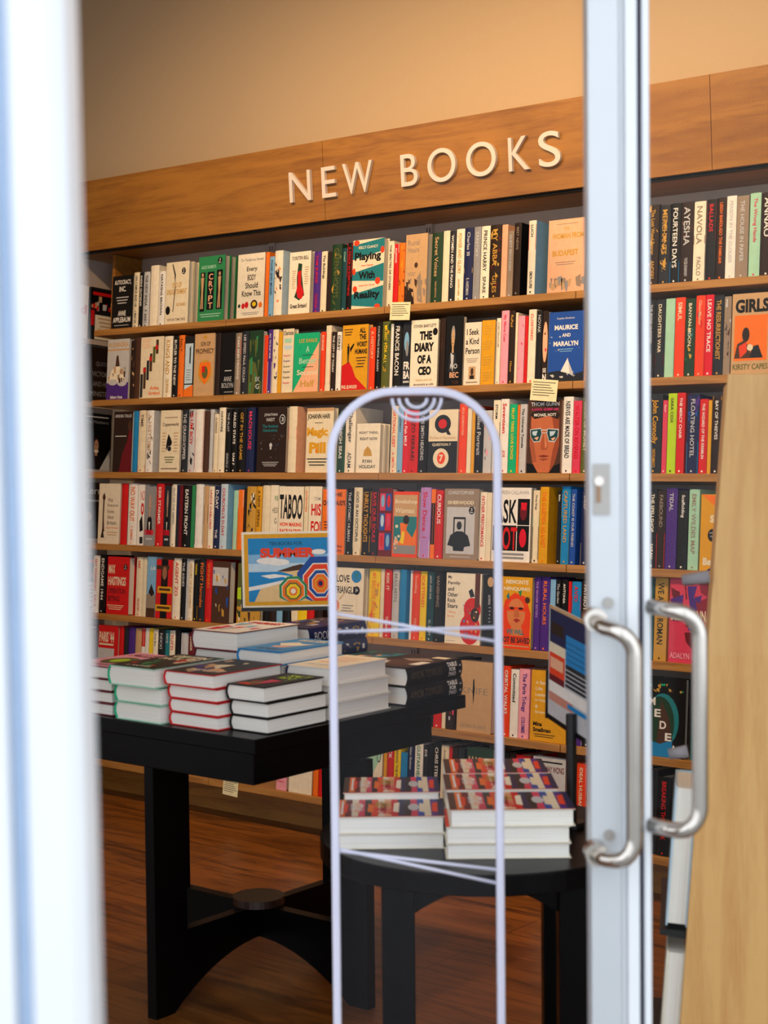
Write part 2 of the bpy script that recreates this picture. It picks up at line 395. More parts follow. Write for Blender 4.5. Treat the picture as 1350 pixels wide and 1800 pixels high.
ART = {
 'autocracy': lines(['AUTOCRACY,', 'INC.'], .1, .08, .9, .30, 'white', align='c') + rules(3, .2, .40, .8, .56, 'silver') + lines(['ANNE', 'APPLEBAUM'], .08, .66, .92, .88, 'white', align='c') + rules(1, .15, .93, .85, .96, 'silver'),
 'enlighten': lines(['END OF', 'ENLIGHTENMENT'], .06, .33, .92, .52, 'gold', align='c') + [P_([(.25, .03), (.29, .03), (.42, .2), (.40, .38), (.36, .20)], 'black'), P_([(.40, .38), (.43, .4), (.36, .8), (.33, .8)], 'black')] + badge(.68, .1) + [E_(.02, .7, .22, .84, 'black'), T('RICHARD', .5, .66, .88, .71, 'gold'), T('WHATMORE', .1, .9, .9, .945, 'taupe')],
 'crypt': [T('ALICE ROBERTS', .1, .14, .66, .19, 'mint'), R_(.34, .24, .6, .82, 'black')] + [('T', c, .4, .27 + i * .11, .56, .36 + i * .11, 'peach', .02) for i, c in enumerate('CRYPT')] + [R_(.08, .24, .26, .84, 'black'), R_(.70, .22, .92, .82, 'black')] + [E_(x, .25, x + .08, .31, 'tan') for x in (.12, .77)] + [P_([(x, .32), (x + .12, .32), (x + .09, .55), (x + .11, .8), (x + .07, .8), (x + .06, .58), (x + .04, .8), (x, .8), (x + .03, .55)], 'tan') for x in (.10, .75)] + badge(.72, .03) + rules(2, .1, .88, .9, .95, 'mint'),
 'body': [T('Dr Federica Amati', .12, .07, .95, .115, 'grey')] + lines(['Every', 'BODY', 'Should', 'Know This'], .18, .20, .88, .66, 'charcoal', .35, .02, 'c') + [E_(.18, .76, .30, .85, 'red'), E_(.30, .74, .44, .84, 'red'), E_(.52, .72, .78, .86, 'brown'), E_(.58, .75, .72, .82, 'yellow'), E_(.82, .76, .95, .85, 'orange'), E_(.05, .77, .14, .83, 'darkgreen')] + rules(2, .2, .91, .85, .96, 'grey'),
 'britain': [T('TORSTEN BELL', .1, .07, .9, .13, 'charcoal')] + [P_([(.42, .18), (.60, .2), (.58, .34), (.68, .58), (.74, .7), (.5, .78), (.26, .72), (.38, .6), (.36, .4)], 'darkgreen'), P_([(.40, .32), (.55, .30), (.57, .52), (.72, .66), (.62, .76), (.44, .74), (.35, .62), (.42, .52)], 'red')] + rules(9, .12, .3, .32, .6, 'tan') + rules(8, .72, .25, .92, .55, 'tan') + [T('Great Britain?', .08, .83, .88, .90, 'charcoal')],
 'playing': [P_([(0, .07), (1, 0), (1, .18), (0, .28)], 'teal'), P_([(0, .47), (1, .36), (1, .62), (0, .58)], 'teal'), P_([(0, .78), (1, .68), (1, 1), (0, .94)], 'teal'), T('KELLY CLANCY', .18, .09, .80, .13, 'cream'), T('Playing', .06, .18, .9, .33, 'black', .04), T('With', .2, .46, .72, .57, 'black', .04), T('Reality', .08, .74, .9, .88, 'black', .04), E_(.02, 0, .2, .08, 'vermilion'), E_(.88, .12, 1, .22, 'vermilion'), E_(0, .4, .1, .5, 'vermilion'), E_(.74, .56, .9, .66, 'vermilion'), E_(.03, .66, .17, .75, 'vermilion'), E_(.74, .94, .92, 1, 'vermilion'), T('How Games', .28, .36, .66, .385, 'vermilion'), T('Shape Our World', .22, .65, .72, .675, 'vermilion')],
 'rural': lines(['Rural', 'Hours'], .1, .08, .62, .26, 'taupe', .3, .015, 'left') + [E_(.42, .40, .58, .48, 'brown'), P_([(.55, .62), (.72, .55), (.84, .98), (.6, .95)], 'taupe'), P_([(0, .72), (.4, .78), (.46, 1), (0, 1)], 'darkbrown')] + rules(3, .1, .54, .5, .6, 'taupe') + speckle(14, ['taupe', 'tan', 'brown'], .0, .6, .98, .95, .12, 4, 'P'),
 'budapest': [T('THE', .42, .11, .56, .145, 'gold'), T('WOMAN FROM', .1, .19, .95, .265, 'gold', .035), T('BUDAPEST', .12, .42, .82, .5, 'gold', .035)] + rules(2, .2, .58, .75, .64, 'taupe') + rules(1, .2, .06, .8, .08, 'taupe') + speckle(22, ['taupe', 'grey', 'tan'], 0, .78, .98, .95, .12, 8, 'P') + man(.4, .79, .17, 'black'),
 'alexandria': [T('ALEXANDRIA', .04, .05, .96, .13, 'gold'), R_(0, .16, 1, .19, 'tan'), P_([(.2, .52), (.5, .4), (.75, .55), (.9, .72), (.1, .72)], 'ivory'), P_([(.42, .28), (.5, .26), (.58, .45), (.38, .45)], 'brown'), R_(0, .72, 1, 1, 'purple'), E_(.08, .66, .5, .76, 'silver'), E_(.5, .68, .92, .78, 'silver'), T('Islam Issa', .2, .93, .75, .98, 'white')] + speckle(12, ['taupe', 'tan', 'brown'], .05, .45, .95, .7, .1, 3, 'P'),
 'arise': rules(6, .05, .03, .45, .2, 'peach') + [R_(.02 + i * .13, .60 - i * .11, .13 + i * .13, .98 - i * .14, ['slate', 'brown', 'slate', 'brown', 'olive', 'brown'][i]) for i in range(6)] + [R_(.13 + i * .26, .5 - i * .18, .24 + i * .26, .57 - i * .18, 'red') for i in range(3)] + lines(['Arise,', 'England'], .42, .80, .9, .96, 'orange', .2, .02, 'c'),
 'one': [R_(.05, .12, .9, .88, 'paleblue'), P_([(.5, .2), (.66, .15), (.66, .45), (.52, .45), (.52, .25)], 'black'), P_([(0, .88), (1, .8), (1, 1), (0, 1)], 'orange'), R_(.05, .78, .9, .8, 'black')] + rules(5, .2, .55, .75, .75, 'grey'),
 'prophecy': [E_(.42, .03, .62, .09, 'gold'), T('SON OF', .3, .13, .78, .2, 'brown'), T('PROPHECY', .06, .24, .97, .32, 'brown'), E_(.2, .42, .9, .8, 'gold'), P_([(.28, .46), (.82, .46), (.82, .66), (.55, .82), (.28, .66)], 'orange'), E_(.4, .52, .7, .72, 'olive'), R_(.4, .52, .55, .62, 'red'), T('DAVID', .3, .87, .75, .91, 'tan')],
 'boleyn': lines(['ANNE', 'BOLEYN'], .12, .70, .95, .88, 'silver', .3, .0, 'c') + [R_(.3, .94, .95, .955, 'grey'), R_(.3, .6, .8, .615, 'silver')],
 'eco': [P_([(0, .45), (.5, .5), (.7, .7), (.4, 1), (0, 1)], 'olive'), T('EC', .5, .73, .95, .8, 'silver'), T('GI', .55, .84, .95, .92, 'silver')] + speckle(14, ['darkgreen', 'olive', 'green'], 0, .05, .9, .95, .16, 21, 'P', 1.5),
 'lists': [T('Charlotte', .05, .03, .95, .1, 'charcoal'), R_(.15, .15, .8, .22, 'mint'), R_(.15, .26, .8, .32, 'paleblue')] + [T('Super', .1, .40 + i * .085, .75, .44 + i * .085, ['rose', 'purple', 'olive', 'slate', 'brown', 'rose'][i]) for i in range(6)],
 'better': [P_([(1, .16), (1, 1), (0, 1)], 'peach'), T('LIZ EARLE', .2, .1, .92, .16, 'gold'), T('A', .48, .22, .62, .33, 'mint'), T('Better', .22, .42, .92, .52, 'mint'), T('Second', .15, .62, .95, .71, 'cream'), T('Half', .3, .80, .85, .91, 'gold')] + rules(1, .35, .37, .8, .4, 'darkteal') + rules(1, .35, .57, .8, .6, 'darkteal'),
 'worst': [P_([(.0, .62), (.28, .56), (.4, .64), (.55, .80), (.95, .97), (1, 1), (0, 1)], 'red')] + man(.24, .28, .42, 'black') + [P_([(.3, .36), (.44, .28), (.47, .30), (.32, .42)], 'black')] + [T('ALL', .66, .05, .9, .13, 'black', .04), T('THE', .66, .15, .92, .23, 'black', .04), T('WORST', .56, .26, .96, .34, 'black', .04), T('HUMANS', .5, .37, .97, .45, 'black', .04)] + rules(4, .55, .5, .95, .68, 'brown') + rules(3, .06, .06, .4, .18, 'brown') + [T('PHIL ELWOOD', .02, .92, .62, .975, 'cream', .03)],
 'bacon': [P_([(0, 0), (1, 0), (1, .3), (0, .2)], 'slate'), E_(.2, .15, .8, .45, 'skyblue'), E_(.4, .28, .75, .52, 'grey'), T('FR', .2, .6, .95, .72, 'white', .04), T('BA', .2, .74, .95, .86, 'white', .04), R_(.2, .89, .95, .92, 'silver')],
 'diary': [T('STEVEN BARTLETT', .08, .07, .92, .115, 'black'), T('THE', .32, .17, .78, .30, 'black', .06), T('DIARY', .14, .34, .86, .47, 'black', .06), T('OF A', .26, .52, .78, .65, 'black', .06), T('CEO', .30, .69, .78, .82, 'black', .06), E_(.8, .13, .98, .24, 'black'), T('THE 33 LAWS OF', .22, .88, .82, .905, 'gold'), T('BUSINESS & LIFE', .16, .945, .88, .97, 'charcoal')],
 'beck': bust(.42, .15, .85, 'slate', 'tan', 'grey') + [P_([(.3, .52), (.5, .56), (.45, .8), (.35, .7)], 'silver'), T('HO', .3, .68, .72, .75, 'silver'), T('BEC', .28, .8, .8, .88, 'peach'), T('TOM', .42, .92, .8, .97, 'brown')],
 'seek': [T('I Seek', .12, .10, .86, .20, 'charcoal'), T('a Kind', .08, .25, .86, .35, 'charcoal'), T('Person', .08, .40, .92, .50, 'charcoal')] + rules(3, .12, .57, .85, .65, 'taupe') + [R_(.3, .70, .72, .90, 'tan'), E_(.42, .72, .6, .84, 'brown'), R_(.38, .84, .64, .9, 'darkbrown'), R_(.15, .94, .85, .96, 'taupe')],
 'mustardlines': sum([rules(4, .12, .08 + i * .24, .85, .24 + i * .24, 'gold') for i in range(4)], []),
 'novak': [E_(-.3 + .35, .15, 1.0, .72, 'peach'), E_(.35, .3, .6, .34, 'brown'), E_(.5, .52, .85, .57, 'rose'), T('SE', .2, .80, .9, .86, 'white'), T('N', .2, .88, .9, .98, 'white', .04)],
 'maurice': [T('Sophie Elmhirst', .22, .08, .72, .115, 'silver'), T('MAURICE', .16, .19, .82, .26, 'white', .04), T('AND', .38, .31, .62, .36, 'white', .03), T('MARALYN', .14, .42, .84, .49, 'white', .04), P_([(.56, .66), (.66, .90), (.34, .88)], 'white'), P_([(.58, .7), (.74, .90), (.62, .9)], 'silver'), P_([(0, .86), (.3, .84), (.7, .9), (1, .86), (1, 1), (0, 1)], 'slate')] + rules(2, .3, .53, .7, .59, 'skyblue') + speckle(10, ['skyblue', 'silver'], .02, .15, .9, .6, .05, 5, 'P', .3) + speckle(14, ['silver', 'navy'], .02, .88, .95, .97, .1, 6, 'P', .25),
 'girls': [T('GIRLS', .08, .07, .98, .24, 'black', .05), R_(.07, .27, .95, .83, 'orange'), E_(.28, .42, .48, .60, 'darkbrown'), P_([(.08, .80), (.16, .62), (.36, .57), (.5, .7), (.55, .80)], 'brown'), P_([(.5, .8), (.55, .66), (.72, .64), (.85, .8)], 'charcoal'), E_(.42, .63, .58, .71, 'cream'), P_([(.2, .65), (.4, .6), (.42, .72), (.24, .8)], 'vermilion'), T('KIRSTY CAPES', .05, .87, .98, .94, 'olive')],
 'tallis': [T('ARSHEA TALLIS', .05, .05, .95, .1, 'silver'), P_([(.9, .2), (1, .4), (1, 1), (.35, 1), (.5, .7), (.75, .5)], 'maroon'), E_(.78, .15, .98, .32, 'brown'), R_(.1, .4, .7, .415, 'silver')],
 'copper': [R_(.2, .11, .85, .125, 'taupe'), T('Copperworld', .1, .2, .9, .27, 'brown'), E_(.36, .46, .6, .58, 'black'), P_([(.42, .38), (.55, .46), (.45, .56), (.3, .66), (.34, .5)], 'black'), E_(.38, .58, .58, .66, 'slate')] + rules(7, .1, .36, .3, .7, 'tan') + rules(7, .68, .36, .92, .7, 'tan') + rules(3, .25, .75, .75, .87, 'olive') + [R_(.1, .93, .9, .95, 'taupe')],
 'anxious': lines(['JONATHAN', 'HAIDT'], .22, .10, .68, .22, 'silver', .4, .02, 'c') + lines(['The Anxious', 'Generation'], .16, .27, .72, .38, 'teal', .3, .02, 'c') + [E_(.76, .12, .96, .27, 'silver'), E_(.78, .135, .94, .255, 'black'), T('3', .83, .165, .9, .225, 'white')] + speckle(30, ['silver', 'azure', 'taupe'], .05, .42, .95, .8, .018, 9, 'E', .7) + [E_(.44, .55, .54, .62, 'silver'), R_(.46, .61, .52, .65, 'silver')] + rules(3, .2, .84, .78, .92, 'silver'),
 'pill': [R_(.0, .0, 1, .05, 'tan'), T('JOHANN HARI', .03, .09, .86, .19, 'black', .03), R_(.3, .225, .6, .235, 'brown'), T('Magic', .02, .30, .80, .47, 'mustard', .05), T('Pill', .12, .53, .74, .70, 'mustard', .05), E_(.36, .62, .42, .7, 'orange')] + rules(3, .05, .78, .85, .92, 'charcoal'),
 'right': [T('RIGHT THING,', .1, .16, .92, .22, 'charcoal'), T('RIGHT NOW', .14, .28, .88, .34, 'charcoal'), P_([(.3, .66), (.34, .54), (.48, .46), (.62, .54), (.68, .66)], 'gold'), T('RYAN', .28, .73, .68, .80, 'charcoal'), T('HOLIDAY', .14, .84, .84, .91, 'charcoal')],
 'questions': [R_(0, .50, 1, 1, 'charcoal'), E_(.2, .08, .76, .37, 'charcoal'), E_(.33, .15, .62, .30, 'red'), P_([(.55, .32), (.66, .30), (.78, .4), (.66, .4)], 'charcoal'), T('Richard Flanagan', .04, .42, .94, .48, 'tan'), T('QUESTION 7', .14, .53, .78, .58, 'cream'), E_(.18, .61, .72, .92, 'cream'), E_(.32, .67, .60, .86, 'vermilion'), T('7', .39, .71, .53, .82, 'cream', .04), R_(0, .49, .0, .5, 'charcoal')],
 'gunn': [R_(0, 0, 1, 1, 'brown'), P_([(.10, .20), (.3, .13), (.7, .13), (.92, .20), (.95, .62), (.84, .86), (.66, .99), (.34, .99), (.17, .86), (.07, .6)], 'C06A44'), P_([(.7, .2), (.92, .24), (.95, .62), (.84, .86), (.68, .99), (.76, .7), (.84, .55)], '96482C'), P_([(.10, .3), (.2, .6), (.3, .84), (.17, .86), (.07, .6)], 'A5573A'), P_([(0, .86), (.2, .88), (.34, 1), (0, 1)], 'black'), P_([(1, .86), (.82, .9), (.66, 1), (1, 1)], 'black'), P_([(.05, .2), (.3, .12), (.72, .12), (.95, .2), (.9, .27), (.6, .22), (.2, .26)], 'darkbrown'), T('THOM GUNN', .08, .03, .92, .085, 'white', .03), T('A COOL QUEER LIFE', .10, .115, .9, .15, 'magenta', .02), T('MICHAEL NOTT', .18, .185, .84, .225, 'white', .02),
          P_([(.07, .40), (.40, .38), (.44, .46), (.38, .57), (.2, .58), (.09, .5)], 'silver'), P_([(.58, .39), (.93, .40), (.92, .5), (.82, .58), (.64, .57), (.57, .46)], 'silver'), P_([(.09, .41), (.39, .395), (.42, .46), (.36, .56), (.2, .565), (.105, .5)], 'darkteal'), P_([(.60, .40), (.91, .415), (.90, .5), (.81, .565), (.65, .555), (.59, .46)], 'darkteal'), P_([(.14, .43), (.30, .42), (.26, .49), (.16, .48)], 'paleblue'), P_([(.66, .43), (.84, .43), (.78, .48), (.68, .5)], 'paleblue'), P_([(.2, .52), (.34, .5), (.3, .55)], 'peach'), P_([(.7, .53), (.84, .51), (.78, .56)], 'peach'), R_(.42, .405, .60, .42, 'silver'), R_(.43, .445, .58, .455, 'silver'),
          P_([(.47, .47), (.54, .47), (.62, .64), (.56, .68), (.44, .68), (.40, .64)], 'AA5634'), P_([(.5, .47), (.54, .47), (.60, .64), (.54, .66)], 'D0805A'), P_([(.33, .765), (.5, .75), (.68, .765), (.5, .785)], '7A2E22'), P_([(.36, .80), (.66, .80), (.5, .83)], '96482C')],
 'everyone': [P_([(.2, .18), (.27, .15), (.26, .55), (.3, .8), (.2, .8)], 'brown'), P_([(.14, .9), (.22, .72), (.3, .9)], 'darkbrown'), E_(.17, .18, .31, .28, 'brown')] + lines(['What', 'Everyone', 'Knows', 'About', 'Britain'], .42, .24, .92, .68, 'taupe', .5, .02, 'left') + [T('(Except The British)', .4, .72, .95, .75, 'orange')] + rules(2, .42, .8, .9, .88, 'tan'),
 'noway': [T('NO', .35, .1, 1, .26, 'red', .0), E_(.45, .3, .95, .5, 'red'), E_(.6, .35, .8, .45, 'white'), P_([(.3, .6), (.7, .5), (.9, .75), (.4, .78)], 'black'), R_(.4, .86, .9, .97, 'slate')],
 'starmer': bust(.5, .10, .95, 'black', 'C29A80', 'grey') + [P_([(.42, .6), (.56, .6), (.5, .82)], 'white'), T('STARMER', .04, .73, .96, .82, 'crimson', .05), R_(.2, .87, .8, .9, 'silver')],
 'regi': [T('RE', .55, .16, .98, .23, 'green', .01), T('HEGI', .25, .34, .98, .42, 'charcoal', .0), T('G', .55, .5, .85, .58, 'charcoal', .0)],
 'taboo': [T('TABOO', .03, .12, .97, .50, 'charcoal', .03), T('HOW MAKING', .07, .55, .95, .61, 'vermilion', .04), T('RACE SACRED', .07, .65, .95, .71, 'vermilion', .04), T('PRODUCED', .07, .75, .95, .82, 'black', .04), T('A CULTURE', .07, .86, .95, .92, 'black', .04)],
 'hisf': [T('TOM', .4, .16, .9, .21, 'grey'), T('HIS', .2, .26, .98, .44, 'red', .03), T('FOI', .2, .52, .98, .70, 'red', .03), E_(.55, .64, .85, .76, 'red')],
 'fraud': [T('THE', .35, .05, .85, .11, 'charcoal', .03), T("CHIEF FRAUD'S", .02, .17, .98, .25, 'black', .04)] + man(.5, .30, .72, 'charcoal', 'tan') + rules(4, .08, .5, .28, .68, 'brown') + [T('MARTIN', .12, .86, .9, .9, 'maroon', .03), T('THE SCRIPTS', .12, .93, .9, .97, 'maroon', .03)],
 'grid': [R_(.08, .08 + i * .29, .48, .33 + i * .29, ['rose', 'blue', 'rose'][i]) for i in range(3)] + [R_(.52, .08 + i * .29, .95, .33 + i * .29, ['blue', 'crimson', 'blue'][i]) for i in range(3)] + [E_(.16 + .45 * (i % 2), .10 + .29 * (i // 2), .42 + .45 * (i % 2), .28 + .29 * (i // 2), ['skyblue', 'red', 'paleblue', 'rose', 'red', 'skyblue'][i]) for i in range(6)],
 'bookshop': [R_(.04, .05, .96, .95, 'tan'), T('Bookshop', .08, .12, .96, .2, 'cream'), T('Woman', .08, .25, .85, .33, 'cream'), R_(.04, .38, .96, .8, 'teal'), P_([(.3, .48), (.62, .48), (.55, .58), (.8, .7), (.95, .55), (.96, .95), (.1, .95), (.35, .7)], 'orange'), E_(.42, .36, .66, .5, 'darkbrown'), P_([(.4, .6), (.5, .62), (.46, .8), (.3, .78)], 'yellow'), R_(.06, .82, .94, .95, 'grey')] + speckle(10, ['cream', 'peach'], .06, .5, .3, .9, .1, 3, 'R', .4),
 'isher': [T('CHRISTOPHER', .1, .03, .86, .08, 'silver', .02), T('ISHERWOOD', .1, .17, .86, .22, 'cream', .03), R_(.08, .26, .9, .92, 'silver'), R_(.28, .40, .64, .66, 'charcoal'), R_(.32, .43, .60, .63, 'silver'), E_(.38, .46, .53, .58, 'slate'), P_([(.12, .8), (.2, .66), (.38, .6), (.55, .6), (.72, .66), (.80, .8), (.62, .82), (.60, .88), (.30, .88), (.28, .82)], 'charcoal')] + badge(.72, .25) + [R_(.2, .955, .8, .965, 'silver')],
 'asknot': [T('MAUREEN CALLAHAN', .05, .04, .93, .09, 'grey', .0), R_(.66, .15, .97, .50, 'black'), R_(.02, .51, .64, .85, 'black'), R_(.66, .51, .97, .85, 'black'), E_(.72, .2, .9, .44, 'maroon'), E_(.72, .55, .9, .8, 'crimson'), T('ASK', .06, .16, .64, .48, 'black', .02), T('NOT', .08, .53, .66, .84, 'red', .02), R_(.15, .88, .85, .91, 'grey'), R_(.15, .93, .85, .96, 'grey'), P_([(.74, .2), (.9, .2), (.88, .3), (.76, .3)], 'crimson')],
 'silence': [P_([(0, 0), (1, .04), (1, .2), (.65, .24)], 'orange'), T('The', .5, .13, .85, .22, 'cream', .05), T('Silence', .28, .27, .98, .37, 'cream', .05), E_(.22, .45, .52, .62, 'black'), T('signed', .27, .49, .47, .52, 'silver'), T('copy', .3, .54, .44, .57, 'silver'), T('Between', .1, .83, .95, .93, 'cream', .05), P_([(.2, 1), (.5, .9), (.9, .98), (.9, 1)], 'navy')],
 'hastings': lines(['MAX', 'HASTINGS'], .05, .14, .86, .50, 'cream', .35, .03, 'left') + [T('OPERATION', .06, .55, .85, .64, 'maroon', .03), T('BITING', .06, .68, .6, .78, 'maroon', .03)] + rules(3, .04, .84, .8, .94, 'cream') + badge(.74, .12),
 'lanscape': [R_(0, .62, 1, 1, 'taupe'), T('LA', .4, .16, .95, .22, 'white'), P_([(.2, .6), (.5, .45), (.9, .6), (.6, .66)], 'darkbrown'), R_(0, .85, 1, 1, 'brown')],
 'goya': [R_(.3, 0, .72, 1, 'black'), R_(0, .1, .8, .17, 'brown'), E_(.36, .12, .66, .34, '9A6A50'), R_(.1, .46, 1, .57, 'mustard'), R_(.0, .77, .98, .88, 'mustard'), R_(.2, .49, .9, .53, 'brown'), R_(.1, .80, .9, .84, 'brown'), P_([(.4, .34), (.62, .34), (.6, .44), (.42, .44)], 'darkbrown')],
 'paris': [R_(0, .38, .82, 1, 'silver'), T("PARIS '44", .04, .1, .80, .28, 'cream', .03), R_(.05, .3, .78, .33, 'cream'), P_([(0, .7), (.82, .55), (.82, 1), (0, 1)], 'slate')],
 'love': [T('LOVE', .08, .11, .52, .22, 'charcoal', .02), T('TRIANGLE', .02, .28, .72, .39, 'charcoal', .02), E_(.58, .03, .92, .22, 'azure'), P_([(.7, .08), (.8, .08), (.75, .17)], 'teal'), E_(.66, .27, .88, .40, 'black'), T('Jo', .73, .30, .81, .36, 'white'), E_(0, .49, .2, .66, 'orange'), P_([(.2, .47), (.4, .36), (.41, .37), (.21, .49)], 'tan'), R_(.78, .4, .785, .82, 'tan'), R_(.3, .56, .68, .575, 'grey'), R_(.3, .6, .6, .615, 'grey'), R_(.28, .64, .7, .655, 'grey'), T('CIRCLE', .1, .80, .6, .88, 'charcoal'), E_(.64, .84, .94, .98, 'vermilion')],
 'family': lines(['My', 'Family', 'and', 'Other', 'Rock', 'Stars'], .05, .04, .40, .50, 'charcoal', .35, .02, 'left') + lines(['Tiffany', 'Murray'], .06, .54, .3, .64, 'peach', .3, .02, 'left') + [E_(.52, .34, 1.0, .66, 'red'), E_(.42, .56, 1.0, 1.0, 'red'), R_(.82, .0, .96, .48, '5A2A1C'), E_(.72, .48, .96, .68, 'darkbrown'), E_(.77, .52, .91, .64, 'brown'), P_([(.64, .25), (.74, .21), (.82, .32), (.7, .34)], 'slate'), R_(.03, .96, .3, .965, 'grey')] + speckle(26, ['orange', 'mustard', 'azure', 'peach', 'emerald'], .5, .42, .9, .95, .05, 5, 'E', .6),
 'coat': [E_(.3, .03, .75, .17, 'tan'), P_([(.1, .3), (.4, .18), (.65, .18), (.95, .3), (.9, 1), (.1, 1)], 'black'), T('SEVA', .4, .28, .55, .42, 'silver')] + rules(5, .45, .45, .6, .7, 'grey'),
 'saved': [P_([(.1, .95), (.05, .55), (.15, .33), (.45, .22), (.8, .27), (.97, .5), (.95, .9), (1, 1), (.1, 1)], 'vermilion'), E_(.22, .30, .80, .72, 'D8814E'), P_([(.38, .66), (.68, .66), (.75, .82), (.35, .82)], 'D8814E'), R_(.2, .42, .82, .475, 'vermilion'), E_(.3, .42, .45, .455, 'darkbrown'), E_(.58, .42, .73, .455, 'darkbrown'), P_([(.42, .6), (.54, .575), (.66, .6), (.54, .64)], 'A3342A'), P_([(.47, .45), (.58, .45), (.63, .56), (.44, .56)], 'C56C40'), T('NEMONTE', .16, .04, .88, .10, 'cream', .04), T('NENQUIMO', .10, .14, .94, .20, 'cream', .04), P_([(.18, .28), (.26, .22), (.3, .33)], 'teal'), P_([(.56, .2), (.68, .18), (.64, .28)], 'green'), E_(.78, .27, .94, .36, 'brown'), T('WE WILL', .22, .73, .78, .80, 'teal', .03), T('NOT BE SAVED', .02, .84, .98, .92, 'slate', .03), R_(.05, .955, .95, .97, 'tan')],
 'bella': speckle(34, ['maroon', 'purple', '8C2038', 'rose'], 0, .0, .96, .9, .28, 15, 'P', .8) + [T('BELLADONNA', .04, .37, 1.0, .50, 'cream', .03), T('ADALYN GRACE', .04, .88, .96, .95, 'pink', .02)],
 'knife': [T('KNIFE', .1, .37, .88, .46, 'taupe', .0), P_([(.45, .26), (.48, .24), (.50, .40), (.47, .62), (.44, .42)], 'black'), R_(.3, .77, .7, .78, 'tan'), R_(.32, .81, .68, .82, 'tan'), T('SALMAN RUSHDIE', .1, .89, .86, .94, 'taupe', .0)],
 'bless': lines(['A Better', 'Life', 'Lessons', 'in Hope', '&', 'Strength'], .12, .15, .52, .62, 'cream', .7, .02, 'left') + lines(['Mina', 'Smallman'], .08, .73, .58, .87, 'black', .35, .04, 'left') + rules(2, .1, .9, .7, .96, 'brown'),
 'medea': [E_(.05, .2, .85, .88, 'teal'), E_(.0, .24, .74, .92, 'darkgreen'), P_([(.3, .9), (.4, .28), (.6, .5), (.75, .92)], 'brown'), P_([(.0, .8), (.4, .84), (.7, .78), (.7, 1), (0, 1)], 'azure')] + [('T', c, .10 + i * .14, .26 + i * .145, .26 + i * .14, .36 + i * .145, 'white', .03) for i, c in enumerate('MEDEA')] + speckle(18, ['gold', 'brown', 'emerald'], .02, .05, .95, .2, .08, 5, 'P', .5),
 'cons': [P_([(0, .2), (1, .0), (1, .1), (.2, .7), (0, .8)], 'mint'), P_([(0, 1), (1, .45), (1, 1)], 'skyblue'), T('O', .72, .08, .92, .25, 'charcoal', .0), T('Cons', .3, .58, .95, .75, 'charcoal', .0)],
 'lucky': [T('LUCKY', .06, .12, .96, .30, 'tan', .05), R_(.2, .38, .8, .4, 'emerald')],
 'wong': [T('ANNA MAY WONG', .06, .11, .95, .19, 'maroon', .02), R_(.08, .05, .9, .07, 'charcoal'), R_(.2, .3, .8, .9, 'silver'), E_(.35, .4, .65, .7, 'tan')],
 'missing': [T('missing?', .06, .38, .96, .58, 'brown', .04)],
 'scout': [P_([(0, 0), (1, 0), (1, .3), (0, .4)], 'olive'), P_([(0, .4), (1, .3), (1, .62), (0, .58)], 'lime'), R_(0, .7, 1, 1, 'gold')] + speckle(16, ['brown', 'cream', 'olive', 'darkgreen'], 0, .3, .95, .95, .1, 17, 'P'),
 'band': [T('and', .25, .36, .95, .52, 'red', .05), R_(.1, .06, .6, .08, 'taupe'), R_(.1, .6, .6, .62, 'taupe')],
 'news': [R_(0, .05, 1, .42, 'black'), R_(.05, .08, .9, .14, 'red'), R_(.15, .5, .95, .95, 'ivory'), R_(0, .42, .12, .7, 'red')] + speckle(14, ['silver', 'red', 'tan'], .0, .15, .9, .4, .1, 3, 'R') + rules(5, .25, .55, .9, .9, 'tan'),
 'queen': lines(['QUEEN', 'VICTORIA', 'AND HER', 'MINISTERS'], .15, .25, .9, .85, 'grey', 1.0, .0, 'c'),
 'lady': [R_(.1, .05, .9, .07, 'silver')] + bust(.5, .42, .7, '1A1010', 'B78A6C', 'darkbrown') + [P_([(.7, .9), (1, .6), (1, 1), (.6, 1)], 'silver'), T('the Mothers', .1, .12, .9, .17, 'grey', 0), E_(.42, .62, .58, .68, 'cream')],
 'kerr': [T('Kerr', .2, .08, .8, .2, 'silver', 0), E_(.1, .5, .5, .68, 'B78A6C'), R_(.0, .3, 1, .33, 'grey')],
 'ornate': [R_(.0, .1, .9, .4, 'silver')] + speckle(20, ['gold', 'cream', 'brown', 'blue'], 0, .05, .95, .95, .12, 31, 'P'),
}

